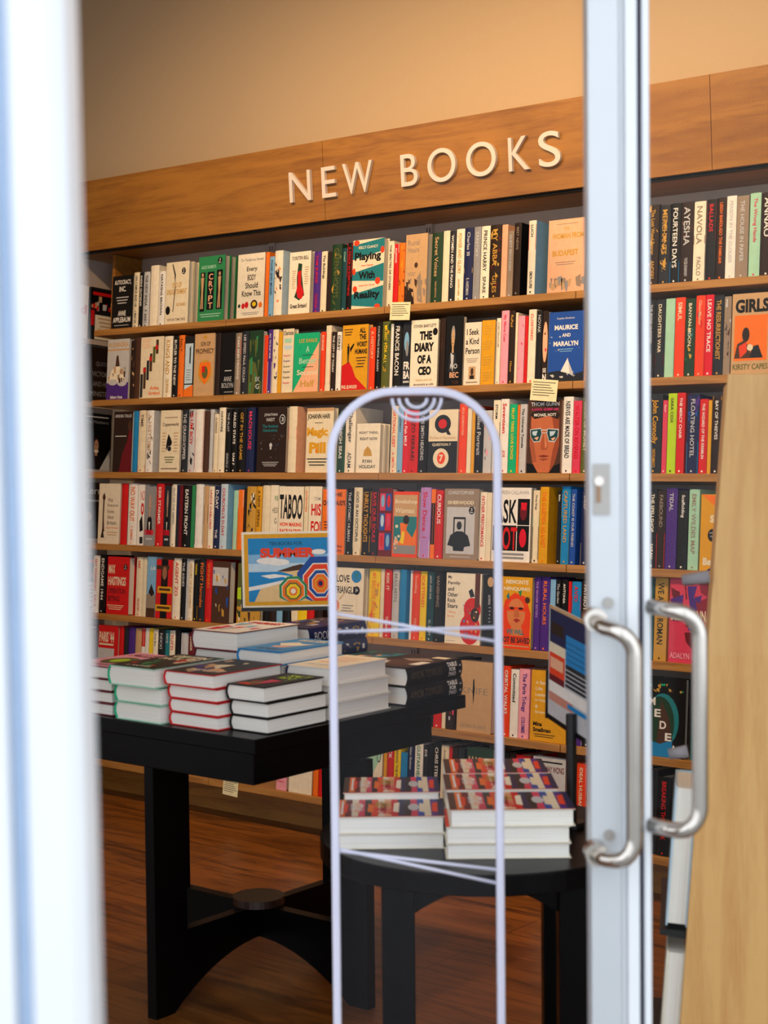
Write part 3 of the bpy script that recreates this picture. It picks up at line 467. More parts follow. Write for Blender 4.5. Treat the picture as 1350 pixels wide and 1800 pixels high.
# ------------------------------------------------------------------ the seven shelves of books, left to right
# S = spine out, F = cover out:  kind x0 x1 ytop ground ink | title | author | options
ROWS = {
1: """F 197 233 487 black autocracy|black cover-out book with white AUTOCRACY lettering|n=1
S 234 244 480 cream slate|ON CAMUS AND US|A BRIEF LIFE
S 244 251.5 480 black white|INSIDE OUTSIDER|
S 252 263 479 silver slate|THE NEW INDIA|P. BASU|b=navy:0:.04,s=slate
S 264 278 468 ivory tan|||b=tan:.9:.96
S 279 290 478 white black|NATASHA BROWN|
F 291 331 463 cream enlighten|tall cream cover-out book with a black crack|n=2
F 348 394 453 green crypt|green cover-out CRYPT book with skeletons|n=3
F 417 464 449 ivory body|cream cover-out book with small fruit under its Every BODY title|n=1
S 464.5 472 444 orange cream||
S 473 481 452 skyblue navy|FOOD AND MOOD|
S 482 506 442 ivory brown|||pat=brown/orange/slate:16,s=paleblue,k=10
F 508 545 445 ivory britain|cream cover-out book with a red and green map of an island|n=1
S 551 563 443 purple red|TOM BURGIS|CUCKOO
S 564 574 443 cream charcoal|The Buildings|
S 575 582 443 darkbrown tan|||
S 582 600 431 darkgreen olive|GREEN SHOOTS||pat=olive/gold:6
S 601 609 437 darkteal mint|COAST|
S 609 618 428 black red|A CRACK IN EVERYTHING||b=red:0:.5,ac=white
F 619 674 424 cream playing|teal and cream cover-out book reading Playing With Reality|n=1
S 681 691 425 cream slate|THE SPECTRE OF OTHERS|
S 691.5 700 430 red white|ALLEGORI||b=white:0:.14
S 701 711 428 orange brown|||pat=mustard/brown:12
F 712 750 414 tan rural|tan cover-out book with faint figures reading Rural Hours|n=2
S 758 777 411 darkgreen tan|Secret Voices|SARAH GRISTWOOD
S 778 789 407 cream tan||
S 789.5 800 407 slate white|WOMEN AND THE PIANO|
S 801 815 404 ivory gold|POWER AND GLORY|ALEXANDER LARMAN
S 815.5 831 402 navy silver|Charles III|R. HARDMAN|b=slate:.5:.66,b=tan:.55:.62,nt
S 832 844 400 grey silver|ZARETSKY|
S 845 860 399 ivory slate|PRINCE HARRY|SPARE|nt
S 860.5 880 397 darkbrown gold|MY ABBA|GILES|pat=maroon/gold:10
S 881 891 396 peach tan||
S 892 902 407 taupe silver|GUEST PRIVILEGES|
S 903 922 393 darkbrown taupe|BEST NEWS||s=black,k=7
S 928 952 389 ivory charcoal|LUCH|SIMON KUPER|b=red:.05:.4,s=skyblue,k=11
F 963 1028 389 peach budapest|sand-coloured cover-out book with gold capitals and a tiny walking figure|n=1
S 1034 1048 384 olive cream|THE GARDEN|
S 1049 1063 382 cream red|A LIFE ABROAD|
S 1064 1080 380 navy white|TIDES|
S 1081 1098 378 red white|THE EDGE|
S 1099 1118 376 black gold|NIGHT WORK|
S 1119 1137 374 white slate|SMALL HOURS|
S 1138 1157 362 darkbrown gold|The Lost Weed Bearer|ANDERS|pat=gold/black:8
S 1159 1177 362 slate gold|MERCHANTS|A.V.|pat=gold/charcoal:14
S 1178 1195 359 black white|FOURTEEN DAYS||b=azure:.72:1
S 1196 1218 357 darkbrown silver|AYESHA|TATE KEARNEY|pat=brown/taupe:6
S 1219 1239 356 ivory taupe|NAVOLA|PAOLO|b=maroon:.42:.53
S 1241 1258 352 charcoal red|BALLADS||b=maroon:.04:.5
S 1259 1275 349 darkbrown orange|LEIGH BARDUGO THE FAMILIAR||nt
S 1276 1293 346 white silver|PERSON IN THE CLOUDS|
S 1294 1315 346 taupe silver|THE HOUSE IN PAPER|
S 1317 1336 341 mint rose|The Wrong Hands|
S 1337 1360 340 darkbrown white|ANNAO|
S 1361 1380 338 slate white|HARBOUR|
S 1381 1400 336 rose white|SALT|""",
2: """F 188 226 598 silver alexandria|pale cover-out book with a white hill city over a purple base|n=1
S 228 237 600 darkbrown tan|||pat=tan/brown:10
S 237.5 246 594 brown darkbrown||
F 246.5 286 594 cream arise|cream cover-out book with a staircase of dark and red blocks|n=1
S 288 302 592 ivory gold|KINGS AND|QUEENS|b=gold:.5:.55
S 303 313 592 black white|BUTLER TO THE NEW||b=grey:.0:.02
S 313.5 323 590 orange brown|DALY||b=brown:.1:.22
F 324 340 592 charcoal one|narrow pale blue and orange cover-out book with a large black numeral|n=1
F 341 376 588 tan prophecy|tan cover-out book with a painted coat of arms|n=1
S 378 387 586 darkbrown taupe|||
F 388 412 586 black boleyn|black cover-out book with thin silver capitals near its foot|n=1
S 413 423 586 taupe white|CARS AND CROWNS||b=red:.1:.35,b=slate:.35:.5
S 424 436 583 slate silver|LEE SPEED PAUL COLLIN||nt
F 437 461 582 darkgreen eco|dark forest-green cover-out book with a glowing glade|n=1
S 463 470 590 vermilion cream||
S 470.5 478 580 purple white|ALL TO PLAY FOR||b=white:.5:1
S 478.5 488 580 cream purple|||pat=purple/charcoal:12
S 488.5 495 584 mustard cream||
F 496 515 579 cream lists|narrow cream cover-out book with a column of small coloured words|n=1
F 516 560 587 emerald better|green and peach cover-out book split along a diagonal|n=1
S 563 571 584 vermilion cream|ECZODE|
S 572 581 573 cream red|||b=red:.1:.9
S 582 590 584 darkbrown white|THE CITY OF TODAY|
S 591 600 584 white black|DERBY||b=black:0:.3
F 601 646 573 mustard worst|yellow cover-out book with a waving figure on a red mound|n=1
S 649 659 576 vermilion peach|A HISTORY||
S 660 670 567 black silver|COURTING INDIA AGAIN|
S 671 685 566 olive yellow|MUSIC FOR ALL||pat=mustard/darkgreen:10
S 686 690.5 570 white slate||
S 691 706 567 charcoal white|FRANCIS BACON||nt
F 707 721 567 slate bacon|narrow blue-grey cover-out book with white half-hidden capitals|n=1
F 721.5 769 564 ivory diary|cream cover-out book with huge black DIARY capitals|n=2
S 772 782 560 darkbrown brown|HOLLY ROAD|
F 783 813 557 black beck|black cover-out book with a grey-haired man in profile|n=1
F 816 845 568 paper seek|beige cover-out book reading I Seek a Kind Person|n=1
F 846 869 564 mustard mustardlines|plain mustard cover-out book with rows of faint print|n=1
S 871 879 560 ivory taupe|A VERY PRIVATE LIFE|
S 880 893 547 pink rose|My Mama Cass||nt
S 894 904 547 darkbrown gold|RuPaul|Hilson|nt
S 905 909 550 cream black||
S 910 921 556 pink magenta|||pat=rose/pink:6
S 922 927 556 red yellow||
S 928 941 545 ivory vermilion|CLOISTERED|
S 942 952 547 charcoal silver|NOVAK||nt
F 953 962 547 darkbrown novak|sliver of a dark cover-out book with a pale face|n=1
F 964 1026 550 blue maurice|royal blue cover-out book with a white sailing boat|n=1
S 1027 1040 545 peach brown|THE LETTERS|
S 1041 1060 545 white azure|HORIZON|
S 1061 1078 542 charcoal cream|UNSEEN|
S 1079 1098 540 emerald white|THE LAWN|
S 1099 1118 538 cream black|OLD TRICKS|
S 1119 1137 536 azure white|DELTA|
S 1138 1150 528 charcoal silver|THE BONE HUNTERS|JOANNE BURN
S 1151 1168 528 slate cream|DAUGHTERS WAR||b=maroon:.7:.85
S 1169 1185 526 mint tan|||b=mint:0:1
S 1186 1203 524 vermilion cream|SIMUL|
S 1204 1221 526 darkgreen cream|BANYAN MOON||pat=emerald/gold/teal:12
S 1222 1238 520 vermilion peach|GlassMaker|||pat=red/teal:5
S 1239 1253 519 crimson white|LEAVE NO TRACE|
S 1254 1271 520 slate gold|THE RESURRECTIONIST||
S 1272 1284 522 taupe silver|||pat=silver/slate/brown:18
F 1286 1352 518 tan girls|tan cover-out book with an orange picture under the word GIRLS|n=1
S 1362 1380 512 navy white|UNDERTOW|""",
3: """F 199 231 724 darkbrown tallis|dark brown cover-out book with a red-robed figure|n=1
S 233 242 723 azure white|||b=azure:0:1
S 243 256 722 cream brown|TIME||b=red:0:.12,b=red:.88:1
S 257 279 722 white tan|A HISTORY||pat=slate/taupe:10,s=silver,k=10
F 281 316 722 cream copper|cream cover-out book with a small black cat reading Copperworld|n=1
S 319 330 721 slate silver|THE GRASSHOPPER|
S 331 342 720 silver red|SLUM BOY||pat=slate/charcoal:10
S 342.5 357 720 white red|||b=red:.03:.95
S 358 367 723 brown tan||
S 368 375 720 silver taupe|||b=slate:.05:.95
S 376 383 728 cream taupe|SUMMER|
S 384 395 717 ivory black|HAYWIRE||logo
S 396 406 719 black silver|THE PLOT|XIAOLU
S 407 417 719 black white|FAILED STATE|SAM F
S 418 432 719 black gold|GET IN THE GAME|
S 433 447 717 navy rose|MADHOUSE|
F 452 502 716 darkbrown anxious|dark cover-out book scattered with tiny stars and a silver key|n=1
S 507 530 715 cream vermilion|||b=vermilion:.3:.5,s=peach,k=9
F 538 585 718 cream pill|cream cover-out book with large gold letters Magic Pill|n=1
S 593 606 724 darkgreen white|THE HIGH SEAS||b=green:.65:1
S 607 624 716 ivory slate|Challenger|ADAM
F 627 668 745 ivory right|small cream cover-out book reading RIGHT THING RIGHT NOW|n=2
S 687 698 714 cream vermilion|NATIONAL DEBT|A. SMITH
S 698.5 708 718 skyblue slate|CALEDRICH|
S 708.5 718 720 crimson white|More Fish MILF|
S 718.5 735 722 red black|ENZO FERRARI||b=red:0:1,nt
S 736 750 719 black silver|COPS SMITH HEADING|
F 753 804 721 cream questions|half cream half black cover-out book with two round emblems|n=1
S 806 820 710 vermilion peach|EQUIZMASTER|
S 821 828 718 cream tan|||
S 829 834 718 mustard orange||
S 835 849 719 black silver|Failed Portrait|
S 850 864 722 silver rose|||pat=pink/grey:8
S 866 878 704 ivory black|STORM||b=black:.3:.6
S 879 893 702 white red|Seventeen|JOE
S 894 908 711 emerald yellow|FRUIT TREES LOVE SONGS||b=green:0:.1
S 908.5 912 712 orange white||
S 913 925 711 silver slate|The Universe Tunnels|
F 927 986 704 C97A55 gunn|cover-out book with a close-up man in mirrored round glasses|n=1
S 989 1006 698 white slate|NERVES ARE MADE OF BREAD|
S 1007 1021 705 rose crimson|WALTER ON REVENGE||b=red:.65:1
S 1022 1036 700 olive cream|BOOK OF MONEY||s=orange
S 1037 1056 702 white red|SMOKE|
S 1057 1076 700 black silver|WINTER|
S 1077 1097 704 teal cream|ISLANDS|
S 1098 1118 706 mustard black|HARVEST|
S 1119 1137 705 slate white|THE VALE|
S 1138 1163 695 slate mustard|John Connolly|INSTRUMENTS|nt
S 1164 1172 704 rose white|Slipped|
S 1173 1188 692 lime charcoal|SARA COX||nt
S 1189 1203 691 red white|THE MERCY CHAIR|
S 1207 1228 694 navy silver|FLOATING HOTEL||b=azure:.6:1,pat=purple/blue:8
S 1229 1243 702 red white|THE WIZARD OF THE KREMLIN|
S 1244 1250 704 mustard black||
S 1251 1267 697 darkbrown white|BAY OF THIEVES||b=mustard:0:.05
S 1268 1290 696 charcoal white|DUSK|""",
4: """F 173 210 850 paper everyone|beige cover-out book with a thin brown lamp-post down its left|n=1
S 212.5 224 850 red maroon|||s=slate
S 225 241 850 white orange|NO WAY OUT|T. SHIPMAN
F 242 253 852 white noway|white cover-out sliver with a large red O|n=1
F 254 272 855 grey starmer|narrow cover-out book with a dark-suited man above red capitals|n=1
S 273 287 850 red white|KEIR STARMER||nt
F 288 299 853 slate starmer|sliver of the dark-suited man cover right of a red spine|n=1
S 300 309 851 ivory grey|OUT OF THE EMPIRE|
S 309.5 314 853 slate red|||b=navy:0:.5
S 314.5 320 853 maroon silver||
S 321 335 854 black white|EASTERN FRONT||
S 336 342 853 green mint||
S 343 357 851 white black|||b=slate:.04:.95
S 358 365 854 tan orange|||b=brown:.3:.6
S 366 375 855 ivory red|UNCLE WARLORD|
S 376 386 855 navy white|D-DAY|THE
S 387 404 851 paleblue red|CHURCHILL'S D-DAY||s=skyblue,nt,k=5
S 410 417 862 mint orange|||b=orange:.7:1
S 417.5 427 861 orange cream|||b=white:0:.3
S 428 432 857 darkbrown gold||
S 433 449 855 gold darkbrown|||pat=brown/cream/black:16
S 450 459 855 mustard brown|A NEW SPRING|
S 460.5 474 853 cream tan|||logo
F 474.5 488 853 ivory regi|narrow ivory cover-out book with thin black capitals|n=1
F 489 532 855 ivory taboo|ivory cover-out book with tall black letters TABOO|n=1
S 533 541 855 cream orange|ADVENTURES|
F 542 564 855 ivory hisf|cream cover-out book with big red letters beginning HIS|n=1
F 566 606 860 orange fraud|orange cover-out book with a man in a black suit|n=1
S 608.5 620 858 black silver|THE ATOMIC HUMAN|
S 621 635 857 cream slate|GOD IS AN OCTOPUS||b=black:.9:1
S 636 651 858 black mustard|UNRULY THOUGHTS||b=mustard:.05:.38,b=mustard:.42:.66,b=mustard:.7:.95
S 652 664 858 slate crimson|SAVE OUR SOULS||b=crimson:.05:.6
F 665 688 858 maroon grid|narrow cover-out book with a grid of red and blue portraits|n=1
F 690 734 864 vermilion bookshop|orange cover-out book with a reader in a yellow dress, tilted|n=1
S 738 756 857 lilac crimson|Slow Dance|J|b=white:.75:1
S 757 764 860 orange black|||b=black:.2:.8
S 765 778 862 red white|CURIOUS||b=charcoal:.05:.35
F 780 840 859 taupe isher|taupe cover-out book with a figure holding an empty frame|n=1
S 843 854 865 ivory red|FATHER PERFORMANCE|
S 854.5 863 866 cream tan||
F 865 932 857 white asknot|white cover-out book with black and red letters ASK NOT|n=1
S 936 947 862 cream slate|Three Kings||b=mint:.35:.5,b=black:.5:.95
S 948 973 856 mustard orange|THE GARDEN AGAINST||s=mustard,k=10
S 979 985 862 charcoal white|Ballet|
S 986 1001 855 azure gold|CAPTURED LAND||b=skyblue:.1:.4,b=olive:.55:1
S 1002 1016 860 blue silver|THE COAST IS OUR FRIEND||k=4
S 1021 1036 864 navy silver|DEEP|||b=taupe:.7:1
S 1037 1057 862 cream black|LISTEN|
S 1058 1078 860 rose white|ORCHARD|
S 1079 1099 862 black mustard|THE SIGNAL|
S 1100 1119 863 paleblue navy|RIVER|
S 1120 1139 862 orange black|OPEN|
S 1140 1153 860 charcoal ivory|THE SPELLSHOP|SARAH
S 1154 1169 862 darkbrown taupe|FAEBOUND|||b=red:.55:1
S 1170 1189 858 purple silver|TIDAL|||s=purple
S 1191 1208 862 charcoal white|Scaffolding|
S 1210 1228 860 mint taupe|EMILY WILDES MAP|
F 1231 1290 869 mustard silence|mustard cover-out book with cream letters and a black round sticker|n=1""",
5: """S 163 174 976 white red|SKY WARRIORS|SAUL
S 175 186 975 black white|ENDGAME 1944||b=maroon:.6:.9
F 188 226 978 red hastings|red cover-out book with cream capitals and round sticker|n=2
S 239 250 979 cream red|SAS|THE HISTORY
S 250.5 257 980 cream olive||
F 258 273 978 skyblue lanscape|narrow blue cover-out book with a brown hillside photo|n=1
F 274 302 983 red goya|red cover-out book with a moustached man and yellow bands|n=1
S 304 317 981 ivory red|AGENT ZO||
S 318 326 982 black silver|THE ASHES|
S 327 331 982 silver taupe||
S 331.5 339 984 ivory gold|HISTORY OF THE WORLD|
S 340 348 984 black yellow|TRIPED||b=mustard:.75:.98
S 349 360 983 slate orange|FIGHT Hercules|
S 361 372 983 red orange|WINNERS||
F 373 403 986 brown ornate|brown cover-out book with a museum of small painted objects|n=1
F 417 458 990 olive scout|green and gold illustrated cover-out book left under the beach poster|n=1
S 463 474 992 black white|||
S 474.5 486 992 darkbrown silver|MI9|
S 487 497 993 skyblue white|||b=red:.0:.2
S 498 508 994 black silver||
S 509 524 996 cream slate|THE EYE|
S 524.5 540 995 yellow brown||
S 540.5 553 996 red cream||
S 554 568 997 darkbrown taupe||
F 586 638 997 ivory love|cream cover-out LOVE TRIANGLE book with coloured circles|n=2
S 648 667 999 yellow orange|MY BAD LIFE AND AND||pat=orange/gold:6
S 668 674 1000 cream tan||
S 675 687 1000 red cream|RISK IT|THE MAN
S 689 701 1001 silver grey|MAILMEN||b=slate:.15:.3
S 702 717 1001 azure white|||b=teal:0:.15,k=4
S 720 723.5 1003 white tan||
S 724 737 1003 vermilion peach|Travelling|DJN
S 738 749 1004 yellow vermilion|SCATTERED|
S 750 762 1004 darkteal silver|JACK AND EVE|W. SWIFT
S 763 781 1004 black taupe|VANISHING||s=charcoal,k=5
F 783 845 1006 ivory family|ivory cover-out book with a red painted guitar|n=1
F 848 872 1010 black coat|narrow black cover-out book with a man in a black coat|n=1
F 879 934 1013 mustard saved|orange cover-out book with a red and gold face looking up|n=1
S 938 949 1014 purple lilac|THE SINGER SISTERS|
S 950 965 1014 purple orange|RURAL HOURS||logo
S 966 975 1018 skyblue white||
S 976 984 1018 black silver|The Garden|
S 985 997 1018 black white|ANTONIA||
S 998 1003 1022 red white||
S 1004 1020 1022 azure red|AVID||b=red:.2:.4
S 1021 1036 1020 darkbrown white|PATRIOT|
S 1037 1056 1018 cream teal|NORTH|
S 1057 1076 1016 crimson white|HUNGER|
S 1077 1096 1018 slate gold|STONE|
S 1097 1118 1018 white rose|THE WEDDING|
S 1119 1140 1020 teal white|||b=darkteal:.5:1
S 1141 1149 1018 darkteal silver||
S 1150 1172 1015 gold charcoal|WE ARE A ROMAN||s=gold
F 1176 1248 1013 rose bella|rose-pink cover-out book with dark leaves reading BELLADONNA|n=1""",
6: """F 172 206 1098 red paris|red and grey cover-out book reading PARIS '44|n=1
S 208 216 1100 red cream|||b=red:0:1
S 217 224 1102 slate tan||
S 225 236 1102 purple silver||
S 237 247 1104 tan cream|||b=taupe:.4:1
S 248 254 1104 white red|||b=red:0:.3
S 255 260 1104 white slate||
S 261 267 1104 yellow white|||b=cream:.4:1
S 268 276 1106 ivory olive|Hide Bus|
S 277 288 1106 charcoal silver|NIXXI|
S 289 296 1107 teal silver|NICE|
S 297 306 1108 ivory red|TUTTI|
S 307 315 1108 black brown||
S 317 329 1112 silver white||
S 330 341 1112 maroon cream|EMBER|
S 724 738 1166 mustard white||
S 739 751 1166 blue yellow||
S 752 762 1167 slate silver|
S 763 777 1168 red white|MOB|
S 778 784 1168 cream brown||
S 785 800 1156 darkbrown tan|||pat=rose/silver:6
F 804 864 1160 tan knife|tan cover-out book with a cut through KNIFE|n=2
S 883 896 1170 vermilion white|ORBITAL WALKS|
S 897 911 1176 white black|Committed|
S 912 930 1175 pink purple|The Paris Trilogy|COLOMBE
F 933 996 1177 mustard bless|mustard cover-out book with cream words above black name lettering|n=1
S 1002 1012 1186 navy white||
S 1013 1024 1200 purple white|||b=silver:.9:1
S 1025 1040 1190 slate white|OAK|
S 1041 1060 1188 cream red|PLAIN|
S 1061 1080 1190 green white|MEADOW|
S 1081 1101 1192 white navy|THE PIER|
S 1102 1124 1190 black rose|ROSES|
F 1133 1204 1188 black medea|black cover-out book with white diagonal letters on a teal circle|n=1
S 1215 1236 1196 teal white|GULL|""",
7: """F 487 505 1288 pink lists|sliver of a pink and white cover-out book|n=1
F 509 549 1290 ivory missing|cream cover-out book with brown letters ending missing?|n=1
S 551 560 1292 orange cream||
S 561 570 1292 red white||
S 571 582 1294 ivory red||
S 583 596 1296 slate white||
S 597 610 1297 teal cream||
S 611 623 1297 cream brown||
S 624 635 1298 orange cream||
F 637 671 1310 ivory cons|pale green cover-out book with thin letters Cons|n=1
S 673 679 1300 mustard red||
S 680 691 1300 red white|LECK|
S 692 703 1305 yellow brown|MAKING THE PLAY|
S 704 715 1322 azure silver||
S 716 727 1302 navy silver|Helen Skelton||nt
S 728 742 1302 white green|GUITARHEADSLICE|
S 743 751 1310 charcoal white|EVE|
S 752 759 1308 black silver||
S 760 773 1305 black white|CHRIS STEIN||nt
S 774 787 1309 cream taupe|Another Mostly Dead Thing|
S 788 793 1312 red white||
S 794 803 1312 darkbrown cream||
S 804 814 1314 slate silver||
F 819 864 1312 darkgreen lucky|dark green cover-out book with tan capitals LUCKY|n=1
S 884 893 1322 black white||
S 894 904 1322 darkbrown tan||
S 905 931 1326 red charcoal|||b=maroon:.1:.3
F 935 992 1328 silver wong|silver cover-out book with a short maroon title line across its top|n=1
S 1012 1029 1340 vermilion cream|IDEAL HUSBAND|
S 1031 1046 1342 mustard black|PETER JAMES||nt
S 1047 1066 1344 black white|SHADE|
S 1067 1086 1346 paleblue navy|FEN|
S 1087 1108 1346 red white|BRICK|
S 1109 1130 1348 cream black|TWELVE|
S 1131 1154 1350 charcoal silver|||
S 1155 1178 1364 black red|BREAKING THE DARK|
S 1179 1199 1366 slate white|DARK|""",
}
SHELF_W = {1: 0.483, 2: 0.205, 3: -0.079, 4: -0.360, 5: -0.632, 6: -0.911, 7: -1.200}
ORD = {1: 'top', 2: 'second', 3: 'third', 4: 'fourth', 5: 'fifth', 6: 'sixth', 7: 'bottom'}

# ------------------------------------------------------------------ the room
def struct(mb, name, matrix=None):
    o = mb.build(name, None, matrix); o['kind'] = 'structure'; return o
UA, UE = UB0 - 1.44, UB0 + 2.6           # bookcase ends in the upright frame
DEP = 0.24
BW = BB0 + DEP + 0.10                    # wall plane behind the case
YF = 2.16                                # line of the shop front; the camera stands outside it
def world_poly(pts):
    return [(Vector((x, y, 0)).dot(U), Vector((x, y, 0)).dot(B)) for x, y in pts]
ROOM = [(-5.6, YF), (5.2, YF), (5.2, 9.5), (-5.6, 9.5)]
mb = MB(); mb.prism(world_poly(ROOM), -0.05, 0.0, FLOORM); struct(mb, 'floor', MT)
mb = MB(); mb.prism(world_poly(ROOM), 3.4, 3.5, CEILP); struct(mb, 'ceiling', MT)
mb = MB(); mb.box(UA - 2.5, 3.0, BW, BW + 0.12, 0, 3.4, WALLP); struct(mb, 'wall_back', MT)
mb = MB(); mb.box(UA - 2.6, UA - 2.48, -1.6, BW, 0, 3.4, WALLP); struct(mb, 'wall_left', MT)
mb = MB(); mb.box(2.68, 2.80, 4.95, BW, 0, 3.4, WALLP); struct(mb, 'wall_right', MT)
mb = MB(); mb.box(-5.6, -1.5, YF - .1, YF, 0, 3.4, WALLP); mb.box(1.75, 5.2, YF - .1, YF, 0, 3.4, WALLP); mb.box(-1.5, 1.75, YF - .1, YF, 2.5, 3.4, WALLP); struct(mb, 'wall_front')
mb = MB(); mb.box(-8, 8, -6, YF, -0.14, -0.06, plain('pavement_stone', '9A9A98', 0.8, 0, 0.3, 0.2, 20)); struct(mb, 'pavement')

# white frame at the left edge, very near the lens
mb = MB()
mb.prism([(0.012, 0), (0.040, 0), (0.050, 0.012), (0.050, 0.06), (0.012, 0.06)], -0.06, 2.6, WHITEMETAL)
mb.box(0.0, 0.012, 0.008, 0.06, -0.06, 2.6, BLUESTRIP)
mb.box(-0.08, 0.0, 0.0, 0.06, -0.06, 2.6, WHITEMETAL)
o = struct(mb, 'trim_1', TR(-0.2483, 1.08, 0) @ Matrix.Rotation(math.radians(-0.5), 4, 'Y')); bevel(o, 0.003, 2)

# ------------------------------------------------------------------ glazed door on the right with its handles and lock
dr = empty('door_1', TR(0, 2.30, 0)); dr['kind'] = 'structure'
def X(px, y=2.30): return at(px, 900, y).x
xa, xb, xc, xd, xe = X(1036), X(1091), X(1122), X(1131), X(1144)
mb = MB()
mb.box(xa, xb, 0, 0.05, 0.0, 2.6, GREYMETAL); mb.box(xb, xb + 0.008, 0.006, 0.05, 0, 2.6, WHITEMETAL); mb.box(xb + 0.008, xc, -0.004, 0.05, 0, 2.6, WHITEMETAL)
s1 = mb.build('stile', dr, Matrix.Identity(4)); bevel(s1, 0.003)
mb = MB(); mb.box(xc, xd, 0.012, 0.05, 0, 2.6, DARKSEAL); mb.build('seal', dr, Matrix.Identity(4))
mb = MB(); mb.box(xd, xe, 0.0, 0.05, 0, 2.6, WHITEMETAL); bevel(mb.build('stile', dr, Matrix.Identity(4)), 0.003)
mb = MB(); mb.box(xe, xe + 1.0, 0.022, 0.028, 0.02, 2.6, GLASS); mb.build('glass_pane', dr, Matrix.Identity(4))
def dhandle(x0, zt, zb, out, r, drop, y0=-0.0):
    P = []
    def arc(cx, cz, rad, a0, a1, n=7): return [(cx + rad * math.cos(math.radians(a0 + (a1 - a0) * i / n)), cz + rad * math.sin(math.radians(a0 + (a1 - a0) * i / n))) for i in range(n + 1)]
    rad = 0.036
    pts2 = [(x0, zt)] + arc(x0 + out - rad, zt - rad - drop, rad, 90, 0) + arc(x0 + out - rad, zb + rad - drop * .3, rad, 0, -90) + [(x0, zb)]
    h = MB(); h.tube([(a, y0 - 0.045 * min(1, max(0, (a - x0) / (out * .7))), b_) for a, b_ in pts2], r, STEEL, 16)
    return h
def ZAT(px, py, y=2.3): return at(px, py, y).z
h1 = dhandle(X(1036), ZAT(1060, 1086), ZAT(1060, 1494), X(1101) - X(1036), 0.0118, 0.010, -0.022).build('handle', dr, Matrix.Identity(4), True)
hm = MB()
for zz in (ZAT(1060, 1086), ZAT(1060, 1494)):
    hm.tube([(X(1042), -0.032, zz), (X(1042), 0.001, zz)], 0.0165, STEEL, 18)
    hm.tube([(X(1068), 0.002, zz + 0.022), (X(1068), -0.006, zz + 0.022)], 0.008, DULLSTEEL, 12)
hm.build('handle_mount', dr, Matrix.Identity(4), True)
dhandle(X(1142), ZAT(1150, 1066), ZAT(1150, 1450), X(1219) - X(1142), 0.0115, 0.003, 0.0).build('handle', dr, Matrix.Identity(4), True)
mb = MB(); zt, zb = ZAT(1060, 815), ZAT(1060, 905)
mb.box(X(1042), X(1072), -0.0025, 0.0, zb, zt, DULLSTEEL)
mb.tube([(X(1052), -0.009, (zt + zb) / 2 + .012), (X(1052), 0.0, (zt + zb) / 2 + .012)], 0.007, STEEL, 14); mb.box(X(1048), X(1055), -0.006, 0, zb + 0.018, (zt + zb) / 2 + .006, plain('brass_key', '8E6E55', 0.35, 0.6))
mb.build('lock', dr, Matrix.Identity(4))

# ------------------------------------------------------------------ bookcase: one thing with its panels, planks, fascia and lettering
case = empty('bookcase', MC); I4 = Matrix.Identity(4)
tag(case, 'long oak wall bookcase under an orange-brown fascia with raised NEW BOOKS letters', 'bookcase')
JOINTS = [-1.44, -0.709, 0.041, 0.799, 1.555, 2.31, 2.6]
FL = -1.352                               # floor level measured along the case
for a, b_ in zip(JOINTS[:-1], JOINTS[1:]):
    mb = MB(); mb.box(a + 0.001, b_ - 0.001, DEP, DEP + 0.012, FL + 0.16, 0.92, PANEL)
    mb.build('back_panel', case, I4)
for a in JOINTS[1:-1]:
    mb = MB(); mb.box(a - 0.014, a + 0.014, DEP - 0.012, DEP, FL + 0.16, 0.90, PANEL)
    for i in range(64):
        zz = -1.18 + i * 0.032
        for dx in (-0.006, 0.006): mb.box(a + dx - 0.0016, a + dx + 0.0016, DEP - 0.0126, DEP - 0.012, zz, zz + 0.018, 'black')
    mb.build('slotted_upright', case, I4)
for r, w in SHELF_W.items():
    for a, b_ in zip(JOINTS[:-1], JOINTS[1:]):
        mb = MB(); mb.box(a + 0.0012, b_ - 0.0012, 0.0, DEP - 0.014, w - 0.024, w, OAKEDGE); bevel(mb.build('shelf', case, I4), 0.0012, 1)
mb = MB(); mb.box(-1.44, 2.6, 0.14, 0.16, FL + 0.004, -1.226, OAK); mb.build('plinth', case, I4)
mb = MB(); mb.box(-1.458, -1.4415, 0.10, DEP + 0.012, 0.49, 0.80, OAK); mb.build('side_panel', case, I4)
# fascia leans forward: build it in the case frame with its own tilt
FT = TR(0, -0.0, 0.803) @ Matrix.Rotation(math.radians(7.4), 4, 'X')
fseam = u_at(571.5, 0.93, -0.01)
for a, b_ in ((-2.4, fseam - 0.001), (fseam + 0.001, 1.25), (1.252, 2.6)):
    mb = MB(); mb.box(a, b_, 0.0, 0.022, 0.0, 0.272, OAK); mb.build('fascia', case, FT)
mb = MB(); mb.box(-2.4, 2.6, 0.01, DEP + 0.03, 0.803, 0.822, OAK); mb.box(-2.4, 2.6, 0.012, 0.03, 0.795, 0.803, 'black'); mb.build('soffit', case, I4)
mb = MB(); mb.box(-2.4, 2.6, 0.0, DEP + 0.09, 1.075, 1.085, OAK); mb.build('top_board', case, I4)
